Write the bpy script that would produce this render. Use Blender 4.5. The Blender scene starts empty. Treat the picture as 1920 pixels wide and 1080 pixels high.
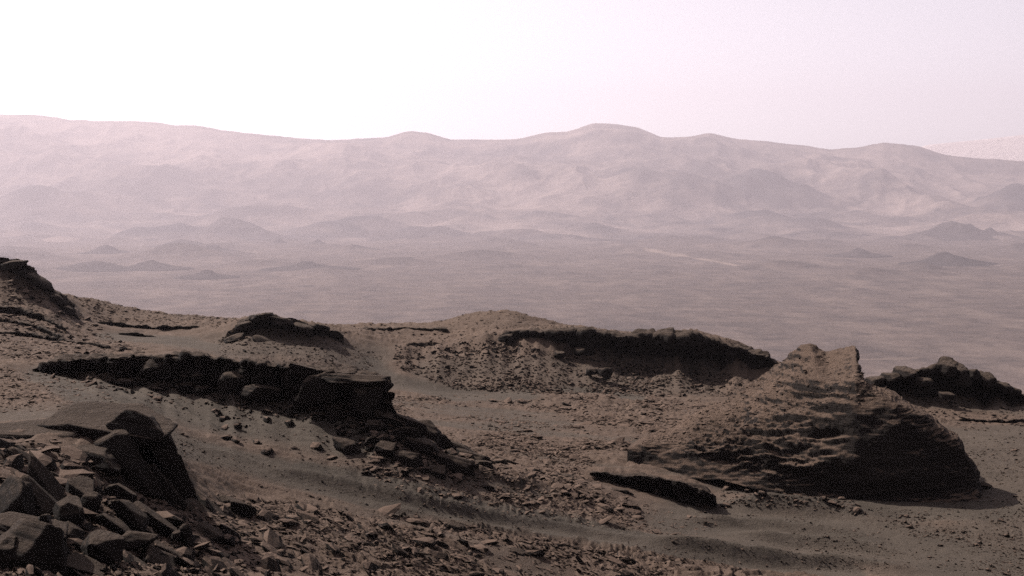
import bpy, bmesh, math, random
import numpy as np

# ------------------------------------------------------------------ scene, camera, light
sc = bpy.context.scene
COL = sc.collection
F = 2637.0          # focal length in pixels of the 1920 px wide photograph
V0 = 370.0          # pixel row of the eye level

cam_d = bpy.data.cameras.new('camera')
cam = bpy.data.objects.new('camera', cam_d)
COL.objects.link(cam)
cam.location = (0, 0, 0)
cam.rotation_euler = (math.radians(90), 0, 0)
cam_d.sensor_width = 36.0
cam_d.lens = 36.0 * F / 1920.0
cam_d.shift_y = -(540.0 - V0) / 1920.0
cam_d.clip_start = 0.5
cam_d.clip_end = 300000.0
sc.camera = cam

SUN_EL = math.radians(43.0)
SUN_AZ = math.radians(-57.0)     # measured from +Y (view direction), negative = to the left
sun_dir = (math.sin(SUN_AZ) * math.cos(SUN_EL), math.cos(SUN_AZ) * math.cos(SUN_EL), math.sin(SUN_EL))

world = bpy.data.worlds.new('World')
sc.world = world
world.use_nodes = True
wn, wl = world.node_tree.nodes, world.node_tree.links
wn.clear()
sky = wn.new('ShaderNodeTexSky')
sky.sky_type = 'NISHITA'
sky.sun_disc = False
sky.sun_elevation = SUN_EL
sky.sun_rotation = SUN_AZ
sky.air_density = 0.6
sky.dust_density = 1.3
sky.ozone_density = 1.0
bw = wn.new('ShaderNodeRGBToBW')
mx = wn.new('ShaderNodeMix'); mx.data_type = 'RGBA'
mx.inputs['Factor'].default_value = 0.86
mul = wn.new('ShaderNodeMix'); mul.data_type = 'RGBA'; mul.blend_type = 'MULTIPLY'
mul.inputs['Factor'].default_value = 1.0
mul.inputs[7].default_value = (1.0, 0.925, 0.965, 1)
bg = wn.new('ShaderNodeBackground'); bg.inputs['Strength'].default_value = 0.15
wo = wn.new('ShaderNodeOutputWorld')
wl.new(sky.outputs['Color'], bw.inputs['Color'])
wl.new(sky.outputs['Color'], mx.inputs[6])
wl.new(bw.outputs['Val'], mx.inputs[7])
wl.new(mx.outputs[2], mul.inputs[6])
wl.new(mul.outputs[2], bg.inputs['Color'])
wl.new(bg.outputs['Background'], wo.inputs['Surface'])

sun_l = bpy.data.lights.new('sun', 'SUN')
sun_l.energy = 5.0
sun_l.angle = math.radians(0.5)
sun_l.color = (1.0, 0.93, 0.86)
sun_o = bpy.data.objects.new('sun', sun_l)
COL.objects.link(sun_o)
from mathutils import Vector, Matrix, Euler
sun_o.rotation_euler = Vector(sun_dir).to_track_quat('Z', 'Y').to_euler()
sun_o.location = (-100, 50, 100)

sc.view_settings.view_transform = 'Standard'
sc.view_settings.look = 'None'
sc.view_settings.exposure = 1.0
sc.view_settings.gamma = 1.0
sc.view_settings.use_curve_mapping = False
sc.cycles.use_denoising = False
sc.cycles.max_bounces = 5
sc.cycles.volume_bounces = 0
sc.cycles.sample_clamp_indirect = 0.4
sc.cycles.diffuse_bounces = 1

# ------------------------------------------------------------------ numeric helpers
def _hash(ix, iy, iz, seed):
    h = (ix.astype(np.int64) * 374761393 + iy.astype(np.int64) * 668265263
         + iz.astype(np.int64) * 2147483647 + seed * 974634777) & 0xFFFFFFFF
    h = ((h ^ (h >> 13)) * 1274126177) & 0xFFFFFFFF
    h = h ^ (h >> 16)
    return (h & 0xFFFFFF).astype(np.float32) / float(0xFFFFFF)

def noise3(x, y, z, seed=0):
    x = np.asarray(x, np.float64); y = np.asarray(y, np.float64); z = np.asarray(z, np.float64) + 0 * x
    ix, iy, iz = np.floor(x), np.floor(y), np.floor(z)
    fx, fy, fz = x - ix, y - iy, z - iz
    fx = fx * fx * (3 - 2 * fx); fy = fy * fy * (3 - 2 * fy); fz = fz * fz * (3 - 2 * fz)
    r = 0
    for dx in (0, 1):
        wx = fx if dx else 1 - fx
        for dy in (0, 1):
            wy = fy if dy else 1 - fy
            for dz in (0, 1):
                wz = fz if dz else 1 - fz
                r = r + wx * wy * wz * _hash(ix + dx, iy + dy, iz + dz, seed)
    return r * 2 - 1

def noise2(x, y, seed=0):
    x = np.asarray(x, np.float64); y = np.asarray(y, np.float64)
    ix, iy = np.floor(x), np.floor(y)
    fx, fy = x - ix, y - iy
    fx = fx * fx * (3 - 2 * fx); fy = fy * fy * (3 - 2 * fy)
    zz = np.zeros_like(ix)
    a = _hash(ix, iy, zz, seed); b = _hash(ix + 1, iy, zz, seed)
    c = _hash(ix, iy + 1, zz, seed); d = _hash(ix + 1, iy + 1, zz, seed)
    return ((a * (1 - fx) + b * fx) * (1 - fy) + (c * (1 - fx) + d * fx) * fy) * 2 - 1

def fbm2(x, y, octv=4, seed=0, gain=0.5, rot=0.6):
    s, a, n = 0.0, 1.0, 0.0
    cr, sr = math.cos(rot), math.sin(rot)
    for o in range(octv):
        s = s + a * noise2(x, y, seed + o * 17)
        n += a; a *= gain
        x, y = (x * cr - y * sr) * 2.03, (x * sr + y * cr) * 2.03
    return s / n

def ridged2(x, y, octv=5, seed=0, gain=0.5):
    s, a, n = 0.0, 1.0, 0.0
    w = 1.0
    for o in range(octv):
        r = 1 - np.abs(noise2(x, y, seed + o * 13))
        r = r * r * w
        w = np.clip(r * 1.6, 0, 1)
        s = s + a * r
        n += a; a *= gain
        x, y = x * 1.62 - y * 1.18, x * 1.18 + y * 1.62
    return s / n

def fbm3(x, y, z, octv=3, seed=0, gain=0.5):
    s, a, n = 0.0, 1.0, 0.0
    for o in range(octv):
        s = s + a * noise3(x, y, z, seed + o * 19)
        n += a; a *= gain
        x, y, z = x * 2.03 + 5.1, y * 2.03 + 1.7, z * 2.03 + 3.3
    return s / n

def sstep(a, b, x):
    t = np.clip((x - a) / (b - a), 0, 1)
    return t * t * (3 - 2 * t)

def terrace(n, s, riser=0.16):
    k = n / s
    fl = np.floor(k)
    return (fl + sstep(0, riser, k - fl)) * s

def gblur(a, sig, axis):
    if sig <= 0: return a
    r = int(sig * 3) + 1
    k = np.exp(-0.5 * (np.arange(-r, r + 1) / sig) ** 2); k /= k.sum()
    pad = [(0, 0)] * a.ndim; pad[axis] = (r, r)
    p = np.pad(a, pad, mode='edge')
    out = np.zeros_like(a)
    n = a.shape[axis]
    for i, w in enumerate(k):
        sl = [slice(None)] * a.ndim; sl[axis] = slice(i, i + n)
        out += w * p[tuple(sl)]
    return out

def P(u, v, Y):
    """the point that stands at distance Y on the sight line through pixel (u, v)"""
    return np.array([(u - 960.0) / F * Y, Y, (V0 - v) / F * Y])

def mesh_from_arrays(name, verts, faces, attrs=None, smooth=True):
    """faces: int array (n,k) with k = 3 or 4"""
    me = bpy.data.meshes.new(name)
    nv, nf, k = len(verts), len(faces), faces.shape[1]
    me.vertices.add(nv)
    me.vertices.foreach_set('co', np.asarray(verts, np.float32).ravel())
    me.loops.add(nf * k)
    me.loops.foreach_set('vertex_index', np.asarray(faces, np.int32).ravel())
    me.polygons.add(nf)
    me.polygons.foreach_set('loop_start', np.arange(0, nf * k, k, dtype=np.int32))
    me.polygons.foreach_set('use_smooth', np.full(nf, smooth, bool))
    me.update(calc_edges=True)
    for an, av in (attrs or {}).items():
        at = me.attributes.new(an, 'FLOAT', 'POINT')
        at.data.foreach_set('value', np.asarray(av, np.float32).ravel())
    me.validate()
    return me

def grid_faces(nr, nc):
    i = np.arange(nr - 1)[:, None] * nc + np.arange(nc - 1)[None, :]
    return np.stack([i, i + 1, i + nc + 1, i + nc], -1).reshape(-1, 4)

def link(name, me, mat, parent=None):
    o = bpy.data.objects.new(name, me)
    COL.objects.link(o)
    if mat is not None and len(me.materials) == 0:
        me.materials.append(mat)
    if parent: o.parent = parent
    return o

def tag(o, label=None, cat=None, group=None, kind=None):
    if label: o['label'] = label
    if cat: o['category'] = cat
    if group: o['group'] = group
    if kind: o['kind'] = kind
    return o

def empty(name, loc, label, cat):
    o = bpy.data.objects.new(name, None)
    COL.objects.link(o)
    o.location = loc
    o.empty_display_size = 0.5
    return tag(o, label, cat)

# ------------------------------------------------------------------ materials
def new_mat(name):
    m = bpy.data.materials.new(name)
    m.use_nodes = True
    nt = m.node_tree
    for n in list(nt.nodes):
        nt.nodes.remove(n)
    return m, nt

def rock_material(name, dust, bare_shaded, sand, strata=0.0, scale=1.0, bump=0.5, local=False, dust_lo=0.5, dust_hi=0.9, use_sand=True):
    """exposed rock on steep faces, coloured darker to deepen its shade, wind-blown dust on what is flat enough to hold it, sand by attribute"""
    m, nt = new_mat(name)
    N, L = nt.nodes, nt.links
    out = N.new('ShaderNodeOutputMaterial')
    b = N.new('ShaderNodeBsdfPrincipled')
    b.inputs['Roughness'].default_value = 0.95
    b.inputs['Specular IOR Level'].default_value = 0.08
    L.new(b.outputs[0], out.inputs['Surface'])
    tc = N.new('ShaderNodeTexCoord')
    co = tc.outputs['Object']
    geo = N.new('ShaderNodeNewGeometry')
    sep = N.new('ShaderNodeSeparateXYZ')
    L.new(geo.outputs['Normal'], sep.inputs[0])
    def nz(sc_, det, rough=0.6, vec=None):
        n = N.new('ShaderNodeTexNoise')
        n.inputs['Scale'].default_value = sc_
        n.inputs['Detail'].default_value = det
        n.inputs['Roughness'].default_value = rough
        L.new(vec or co, n.inputs['Vector'])
        return n.outputs['Fac']
    n_big = nz(0.22 * scale, 5)
    n_mid = nz(2.1 * scale, 6)
    n_fine = nz(11.0 * scale, 6, 0.7)
    # dust cover and painted-in shade of steep faces: slope + noise
    ma = N.new('ShaderNodeMath'); ma.operation = 'MULTIPLY_ADD'
    L.new(n_mid, ma.inputs[0]); ma.inputs[1].default_value = 0.5
    L.new(sep.outputs['Z'], ma.inputs[2])
    mr = N.new('ShaderNodeMapRange'); mr.interpolation_type = 'SMOOTHSTEP'
    L.new(ma.outputs[0], mr.inputs['Value'])
    mr.inputs['From Min'].default_value = dust_lo + 0.25
    mr.inputs['From Max'].default_value = dust_hi + 0.25
    mix1 = N.new('ShaderNodeMix'); mix1.data_type = 'RGBA'
    L.new(mr.outputs['Result'], mix1.inputs['Factor'])
    mix1.inputs[6].default_value = (*bare_shaded, 1)
    mix1.inputs[7].default_value = (*dust, 1)
    cur = mix1.outputs[2]
    if use_sand:
        at = N.new('ShaderNodeAttribute'); at.attribute_name = 'sand'
        mix2 = N.new('ShaderNodeMix'); mix2.data_type = 'RGBA'
        L.new(at.outputs['Fac'], mix2.inputs['Factor'])
        L.new(cur, mix2.inputs[6]); mix2.inputs[7].default_value = (*sand, 1)
        cur = mix2.outputs[2]
    # value variation
    var = N.new('ShaderNodeMapRange')
    L.new(n_big, var.inputs['Value'])
    var.inputs['From Min'].default_value = 0.3; var.inputs['From Max'].default_value = 0.7
    var.inputs['To Min'].default_value = 0.8; var.inputs['To Max'].default_value = 1.2
    var2 = N.new('ShaderNodeMapRange')
    L.new(n_fine, var2.inputs['Value'])
    var2.inputs['From Min'].default_value = 0.3; var2.inputs['From Max'].default_value = 0.7
    var2.inputs['To Min'].default_value = 0.72; var2.inputs['To Max'].default_value = 1.28
    mm = N.new('ShaderNodeMath'); mm.operation = 'MULTIPLY'
    L.new(var.outputs[0], mm.inputs[0]); L.new(var2.outputs[0], mm.inputs[1])
    vs = N.new('ShaderNodeVectorMath'); vs.operation = 'SCALE'
    L.new(cur, vs.inputs[0]); L.new(mm.outputs[0], vs.inputs['Scale'])
    L.new(vs.outputs[0], b.inputs['Base Color'])
    # relief
    hsum = n_fine
    if strata > 0:
        mp = N.new('ShaderNodeMapping')
        mp.inputs['Scale'].default_value = (0.25, 0.25, 7.0)
        L.new(co, mp.inputs['Vector'])
        ns = nz(1.0 * scale, 5, 0.6, mp.outputs[0])
        ad = N.new('ShaderNodeMath'); ad.operation = 'MULTIPLY_ADD'
        L.new(ns, ad.inputs[0]); ad.inputs[1].default_value = strata
        L.new(n_fine, ad.inputs[2])
        hsum = ad.outputs[0]
    ad2 = N.new('ShaderNodeMath'); ad2.operation = 'MULTIPLY_ADD'
    L.new(n_mid, ad2.inputs[0]); ad2.inputs[1].default_value = 1.5
    L.new(hsum, ad2.inputs[2])
    bp = N.new('ShaderNodeBump')
    bp.inputs['Strength'].default_value = bump
    bp.inputs['Distance'].default_value = 0.22 / scale
    L.new(ad2.outputs[0], bp.inputs['Height'])
    L.new(bp.outputs['Normal'], b.inputs['Normal'])
    return m

DUST = (0.072, 0.050, 0.038)
BARE_SHADED = (0.015, 0.0115, 0.010)  # bare rock, darkened further so steep faces look more shaded
SAND = (0.048, 0.039, 0.0315)
M_TERRAIN = rock_material('bedrock and sand', DUST, BARE_SHADED, SAND, strata=0.6, dust_lo=0.6, dust_hi=0.88)
M_ROCK = rock_material('layered rock', (0.054, 0.039, 0.030), BARE_SHADED, SAND, strata=3.0, bump=0.9, dust_lo=0.45, dust_hi=0.9, use_sand=False)
M_BUTTE = rock_material('laminated rock', (0.082, 0.056, 0.042), BARE_SHADED, SAND, strata=2.2, bump=0.9, use_sand=False, dust_lo=0.5, dust_hi=0.85)
M_STONE = rock_material('loose stone', (0.085, 0.058, 0.044), (0.008, 0.006, 0.005), SAND, strata=0.0, bump=0.4, dust_lo=0.62, dust_hi=0.95, scale=2.0, use_sand=False)  # steep facets darkened for shade, dusty tops lightened for lit edges

def far_material(name, base, dark, pale, scale):
    m, nt = new_mat(name)
    N, L = nt.nodes, nt.links
    out = N.new('ShaderNodeOutputMaterial')
    b = N.new('ShaderNodeBsdfPrincipled')
    b.inputs['Roughness'].default_value = 1.0
    b.inputs['Specular IOR Level'].default_value = 0.0
    L.new(b.outputs[0], out.inputs['Surface'])
    tc = N.new('ShaderNodeTexCoord')
    mp = N.new('ShaderNodeMapping')
    mp.inputs['Scale'].default_value = (scale, scale * 1.0, scale)
    L.new(tc.outputs['Object'], mp.inputs['Vector'])
    n = N.new('ShaderNodeTexNoise'); n.inputs['Scale'].default_value = 1.0; n.inputs['Detail'].default_value = 12; n.inputs['Roughness'].default_value = 0.72
    L.new(mp.outputs[0], n.inputs['Vector'])
    mr = N.new('ShaderNodeMapRange')
    L.new(n.outputs['Fac'], mr.inputs['Value'])
    mr.inputs['From Min'].default_value = 0.36; mr.inputs['From Max'].default_value = 0.64
    mix = N.new('ShaderNodeMix'); mix.data_type = 'RGBA'
    L.new(mr.outputs[0], mix.inputs['Factor'])
    mix.inputs[6].default_value = (*dark, 1); mix.inputs[7].default_value = (*base, 1)
    at = N.new('ShaderNodeAttribute'); at.attribute_name = 'tone'
    # tone: -1 dark sand patch, +1 pale streak
    mrd = N.new('ShaderNodeMapRange'); L.new(at.outputs['Fac'], mrd.inputs['Value'])
    mrd.inputs['From Min'].default_value = 0; mrd.inputs['From Max'].default_value = -1
    mixd = N.new('ShaderNodeMix'); mixd.data_type = 'RGBA'
    L.new(mrd.outputs[0], mixd.inputs['Factor']); L.new(mix.outputs[2], mixd.inputs[6])
    mixd.inputs[7].default_value = (0.02, 0.02, 0.022, 1)
    mrp = N.new('ShaderNodeMapRange'); L.new(at.outputs['Fac'], mrp.inputs['Value'])
    mixp = N.new('ShaderNodeMix'); mixp.data_type = 'RGBA'
    L.new(mrp.outputs[0], mixp.inputs['Factor']); L.new(mixd.outputs[2], mixp.inputs[6])
    mixp.inputs[7].default_value = (*pale, 1)
    L.new(mixp.outputs[2], b.inputs['Base Color'])
    bp = N.new('ShaderNodeBump'); bp.inputs['Strength'].default_value = 0.6
    bp.inputs['Distance'].default_value = 0.22 / scale
    L.new(n.outputs['Fac'], bp.inputs['Height']); L.new(bp.outputs['Normal'], b.inputs['Normal'])
    return m

M_FLOOR = far_material('crater floor', (0.100, 0.077, 0.069), (0.052, 0.043, 0.041), (0.25, 0.19, 0.16), 1 / 110.0)
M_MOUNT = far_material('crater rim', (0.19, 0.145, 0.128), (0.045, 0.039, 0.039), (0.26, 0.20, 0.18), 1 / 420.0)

# ------------------------------------------------------------------ near terrain: feature curves (u, Y, v)
def zrow(tab):   # rows given as (u, Y, z)
    return [(u, Y, V0 - z * F / Y) for u, Y, z in tab]

LAYERS = [
 zrow([(-400,24,-8.6),(0,24,-9),(300,25,-10),(600,27,-12.5),(1100,30,-17),(1920,32,-19.2),(2320,32,-19.4)]),
 zrow([(-400,32,-9.6),(0,32,-10.2),(300,34,-11.2),(600,38,-13.6),(1100,44,-17.8),(1920,50,-19.8),(2320,50,-19.8)]),
 [(-400,42,1080),(0,42,1080),(300,48,1080),(600,57,1080),(850,62,1080),(1100,68,1080),(1500,74,1080),(1920,76,1080),(2320,76,1080)],
 [(-400,50,910),(0,50,905),(150,53,905),(250,55.5,925),(330,58,945),(450,62,965),(600,63,995),(800,65,1022),(1100,70.5,1048),(1500,76.5,1068),(1920,77,1071),(2320,77,1071)],
 [(-400,56,850),(0,56.5,828),(100,57.5,806),(180,58.5,790),(260,59,784),(285,60,800),(310,61.5,850),(350,63,890),(450,66,932),(600,66.5,958),(800,68,992),(1100,73,1022),(1500,77.5,1052),(1920,78,1060),(2320,78,1060)],
 [(-400,70,745),(0,70,745),(100,70,742),(200,69,768),(260,68,790),(300,68,822),(400,69,865),(560,70,907),(800,70.5,966),(1100,75.5,1005),(1500,80,1038),(1920,80,1048),(2320,80,1048)],
 [(-400,84,700),(0,85,697),(80,86,700),(150,86,712),(250,85,724),(350,84,735),(450,82,752),(560,80,768),(650,79,778),(720,78.5,780),(760,78,805),(830,77,865),(900,78,888),(1000,81,905),(1200,87,932),(1350,90,955),(1600,92,941),(1838,93,929),(1920,93,925),(2320,93,925)],
 [(-400,85,692),(0,86,690),(80,87,690),(130,87,677),(250,86,669),(330,85,665),(440,83,675),(550,81,688),(640,80,696),(700,79.5,703),(716,79.4,716),(735,79.3,765),(765,79,797),(830,78.5,855),(900,80,880),(1000,83,898),(1200,88.5,925),(1350,91,950),(1600,93,936),(1838,94,923),(1920,94,919),(2320,94,919)],
 [(-400,95,678),(0,95,674),(130,95,669),(250,93,666),(330,91,665),(440,89,678),(550,87,693),(640,85.5,702),(700,84.5,714),(735,84.5,800),(765,85,820),(830,87,850),(900,89,872),(1000,91,885),(1200,93,905),(1350,94,930),(1600,96,925),(1838,98,900),(1920,98,898),(2320,98,898)],
 [(-400,112,652),(0,112,650),(150,112,660),(250,112,700),(330,113,716),(450,112,740),(600,110,775),(735,104,815),(830,100,836),(1000,99,860),(1200,99,872),(1350,101,875),(1600,110,840),(1838,112,838),(1920,112,838),(2320,112,838)],
 [(-400,125,625),(0,125,630),(150,125,648),(250,128,656),(330,131,654),(450,130,673),(600,129,705),(720,127,748),(900,122,775),(1000,120,788),(1200,118,802),(1350,122,792),(1600,124,788),(1838,126,792),(1920,126,794),(2320,126,794)],
 [(-400,139,590),(0,139,600),(150,140,634),(250,142,642),(330,142,646),(430,138,664),(600,138,688),(720,142,724),(850,145,736),(1000,146,733),(1200,146,741),(1350,146,745),(1500,140,760),(1700,133,776),(1800,133,778),(1920,133,778),(2320,133,778)],
 [(-400,150,545),(0,151,560),(100,151,585),(150,153,611),(250,156,624),(330,157,630),(420,149,640),(470,149,622),(600,151,636),(700,157,660),(800,160,655),(950,161.5,636),(1050,161.5,650),(1150,161.5,685),(1250,161.5,698),(1350,162,706),(1430,162,714),(1550,155,730),(1620,145,732),(1700,140,737),(1775,140,738),(1850,140,746),(1920,140,764),(2320,140,790)],
 [(-400,158,470),(-60,158,484),(0,158,486),(40,158,492),(60,158,506),(100,158,545),(130,159,576),(150,160,600),(200,166,609),(330,166,613),(420,156,612),(445,153,602),(490,153,590),(550,153,601),(600,155,613),(650,160,629),(740,163,645),(850,163.2,645),(940,163.2,623),(1080,163.2,622),(1180,163.2,629),(1250,163.2,632),(1300,164,634),(1360,165,646),(1460,165,681),(1560,158,712),(1620,144,717),(1700,142,703),(1775,142,682),(1850,142,707),(1920,142,742),(2320,142,780)],
 [(-400,166,480),(0,166,495),(60,167,530),(110,180,552),(200,184,564),(270,184,581),(350,184,590),(440,182,601),(550,180,606),(600,180,609),(700,180,606),(800,180,602),(850,180,590),(900,180,582),(960,180,582),(1000,180,592),(1040,179,605),(1130,176,620),(1180,174,625),(1250,172,624),(1300,172,618),(1370,171,635),(1400,171,648),(1460,170,677),(1560,166,708),(1620,157,735),(1775,152,705),(1920,152,760),(2320,152,790)],
 [(-400,215,780),(2320,215,780)],
 [(-400,500,800),(2320,500,800)],
 [(-400,2900,756),(2320,2900,756)],
]
us = np.concatenate([np.linspace(-400, -6, 60), np.linspace(0, 1920, 1040), np.linspace(1928, 2320, 60)])
NC = len(us)
lay_Y = np.array([np.interp(us, [r[0] for r in L], [r[1] for r in L]) for L in LAYERS])
lay_V = np.array([np.interp(us, [r[0] for r in L], [r[2] for r in L]) for L in LAYERS])
lay_Y = gblur(lay_Y, 7, 1)
lay_V = gblur(lay_V, 4, 1)
lay_V[12] += 17 * fbm2(us / 26, us * 0, 3, 401) * sstep(700, 800, us)      # scree cones lap up against the cliffs
lay_V[6] += 9 * fbm2(us / 22, us * 0 + 3, 3, 402, 0.6) * (us < 760) * sstep(100, 200, us)
lay_Z = -lay_Y * (lay_V - V0) / F

t = np.linspace(0, 1, 800)
pw = -0.55
Yr = ((25 ** pw) * (1 - t) + (216 ** pw) * t) ** (1 / pw)
Yr = np.concatenate([Yr, np.geomspace(225, 2900, 26)])
NR = len(Yr)
Z0 = np.empty((NR, NC))
for j in range(NC):
    Z0[:, j] = np.interp(Yr, lay_Y[:, j], lay_Z[:, j])
Z0 = gblur(Z0, 1.6, 0)
Z0 = gblur(Z0, 2.0, 1)
U = np.broadcast_to(us[None, :], (NR, NC))
YY = np.broadcast_to(Yr[:, None], (NR, NC))
X = (U - 960) / F * YY
VV = V0 - Z0 * F / YY

def y_at(u, v, lo=35, hi=150):
    """distance at which the base terrain in column u first rises to pixel row v"""
    j = int(np.argmin(np.abs(us - u)))
    r0, r1 = np.searchsorted(Yr, lo), np.searchsorted(Yr, hi)
    col = VV[r0:r1, j]
    k = np.nonzero(col <= v)[0]
    return float(Yr[r0 + (k[0] if len(k) else r1 - r0 - 1)])

def poly_mask(pts, hw, aspect=2.2, soft=0.5, wob=0.35):
    """1 within hw photo pixels (vertical) of a polyline laid on the ground, fading to 0"""
    qx, qy = U / aspect, VV
    wobn = fbm2(X / 3.0, YY / 3.0, 3, 77) * wob
    d = np.full(U.shape, 1e9)
    p = [(a / aspect, b) for a, b in pts]
    for (ax, ay), (bx, by) in zip(p[:-1], p[1:]):
        dx, dy = bx - ax, by - ay
        tt = np.clip(((qx - ax) * dx + (qy - ay) * dy) / (dx * dx + dy * dy + 1e-9), 0, 1)
        d = np.minimum(d, np.hypot(qx - ax - tt * dx, qy - ay - tt * dy))
    return 1 - sstep(1 - soft, 1 + soft, d / hw + wobn)

near_lim = (YY < 150)
sand = np.zeros((NR, NC))
for pts, hw, amt, ymin, ymax in [
    ([(90,705),(150,735),(230,785),(330,840),(450,868),(560,900)], 18, 0.9, 60, 90),
    ([(560,905),(700,940),(900,982),(1100,1008),(1300,1045),(1600,1078)], 12, 0.9, 60, 90),
    ([(230,745),(400,775),(560,805),(660,830)], 34, 0.95, 60, 90),
    ([(700,850),(850,905),(1000,935)], 14, 0.6, 60, 95),
    ([(1300,975),(1480,1000),(1700,1030),(1920,1075)], 46, 0.9, 60, 95),
    ([(1380,905),(1600,955),(1900,955)], 26, 0.95, 60, 110),
    ([(1900,840),(1900,1000)], 60, 0.75, 60, 125),
    ([(0,785),(120,778),(255,782)], 13, 0.7, 55, 66),
    ([(690,680),(730,710),(850,742),(980,742)], 14, 0.85, 95, 170),
    ([(1050,728),(1110,732),(1200,748)], 6, 1.0, 120, 150),
    ([(200,630),(330,640),(400,652)], 9, 0.8, 100, 165),
    ([(820,700),(1000,690),(1300,722)], 26, 0.45, 120, 165),
    ([(430,650),(560,650),(690,670)], 22, 0.55, 120, 165),
    ([(1620,745),(1800,760),(1920,772)], 12, 0.6, 120, 160),
    ([(1740,815),(1920,825)], 20, 0.8, 100, 135),
]:
    sand = np.maximum(sand, poly_mask(pts, hw) * amt * ((YY > ymin) & (YY < ymax)))
drift = sstep(0.08, 0.42, fbm2(X / 13 + 3, YY / 4.5, 4, 35)) * sstep(92, 100, YY) * sstep(136, 128, YY) * (U > 650) * (U < 1500)
sand = np.maximum(sand, 0.7 * drift)
drift2 = sstep(0.15, 0.45, fbm2(X / 8 + 9, YY / 2.6, 4, 36)) * (YY < 92) * sstep(500, 700, U)
sand = np.maximum(sand, 0.35 * drift2)
rough = 1 - sand

# undulation, small bedrock ledges, rubble
Zt = Z0.copy()
fadefar = 1 - sstep(215, 260, YY)
Zt += 0.2 * fbm2(X / 7.0, YY / 7.0, 3, 3) * fadefar
dip = 0.05 * X
slope_y = np.abs(np.gradient(Z0, axis=0) / np.gradient(YY, axis=0))
calm = 1 / (1 + (slope_y / 0.55) ** 3)
nA = 1.1 * fbm2(X / 9.0, YY / 4.0, 3, 11, 0.5) + dip
bed = terrace(nA, 0.20, 0.26) - nA
nB = 0.55 * fbm2(X / 4.2, YY / 1.8, 3, 23, 0.45) + 0.03 * X
bed2 = terrace(nB, 0.11, 0.34) - nB
patch = sstep(-0.25, 0.2, fbm2(X / 9.0, YY / 9.0, 3, 31))
Zt += rough * fadefar * calm * (bed * 1.5 * (0.35 + 0.65 * patch) + bed2 * 1.35 * (0.3 + 0.7 * patch))
Zt += calm * rough * fadefar * 0.06 * fbm2(X / 0.9, YY / 0.7, 3, 41, 0.5)
# thin beds cropping out in long streaks that dip to the right on the near slope
pa, pp = X - 0.6 * YY, 0.6 * X + YY
str_n = 0.9 * fbm2(pa / 3.2, pp / 1.3, 3, 45, 0.42) + 0.12 * pp
str_w = sstep(86, 78, YY) * (1 - 0.75 * sstep(320, 380, U) * sstep(640, 560, U) * sstep(960, 925, VV)) * sstep(-0.35, 0.15, fbm2(X / 5.5, YY / 5.5, 3, 47))
Zt += calm * sstep(0.5, 0.9, rough) * str_w * (terrace(str_n, 0.24, 0.3) - str_n) * 0.75
str_n2 = 0.7 * fbm2(X / 4.6, YY / 1.5, 3, 48, 0.42) + 0.10 * YY
str_w2 = sstep(86, 96, YY) * sstep(140, 128, YY) * sstep(-0.35, 0.15, fbm2(X / 7, YY / 5, 3, 49))
Zt += calm * rough * str_w2 * (terrace(str_n2, 0.2, 0.3) - str_n2) * 0.9
# rougher scree and hills far off
farrock = sstep(120, 145, YY) * fadefar
Zt += calm * farrock * rough * 0.5 * fbm2(X / 4.5, YY / 2.2, 5, 51, 0.6)
# rougher talus around the left outcrop
tal = sstep(0, 1, 1 - (U - 250) / 350) * (YY < 64) * sstep(890, 930, VV)
Zt += tal * 0.3 * fbm2(X / 1.3 + 0.5 * YY, YY / 1.6, 4, 61, 0.6)
# wind ripples on sand
warp = 1.2 * fbm2(X / 6, YY / 6, 3, 71)
rip = np.sin((YY * 1.0 + X * 0.35 + warp) * 2 * math.pi / 0.9)
Zt += sand * 0.035 * rip * (YY < 100) * sstep(0.3, 0.7, fbm2(X / 5, YY / 5, 2, 73) * 0.5 + 0.5)
# streaks running down the sand slope under the shelf
strk = poly_mask([(200,735),(400,765),(560,800),(680,835)], 36) * ((YY > 66) & (YY < 86))
Zt += strk * 0.2 * fbm2((X + 0.75 * YY) / 0.55, YY / 9.0, 3, 81)

# dunes: steep side towards the viewer, gentle lee side
def dune(pts, A, back=2.6, face=0.8, ymin=62, ymax=96):
    global Zt, sand
    uu = np.array([p[0] for p in pts], float)
    ys = np.array([y_at(p[0], p[1], ymin, ymax) for p in pts])
    yc = np.interp(us, uu, ys)
    yc = gblur(yc, 14, 0) + 0.25 * noise2(us / 60, us * 0, 5)
    tp = np.clip((us - uu[0]) / 120, 0, 1) * np.clip((uu[-1] - us) / 200, 0, 1)
    tp = tp * tp * (3 - 2 * tp)
    s = YY - yc[None, :]
    h = np.where(s >= 0, np.exp(-(s / back)) * (1 + 0.2 * np.exp(-s * 3)) / 1.2, np.clip(1 + s / face, 0, 1) ** 1.15)
    cross = 1 + 0.25 * noise2(X / 1.6 + YY / 2, YY / 6, 9)
    Zt += A * tp[None, :] * h * cross
    band = np.exp(-((s - 0.5) / (back * 0.7)) ** 2) * tp[None, :]
    sand = np.maximum(sand, np.clip(band * 1.4, 0, 1))

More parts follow.
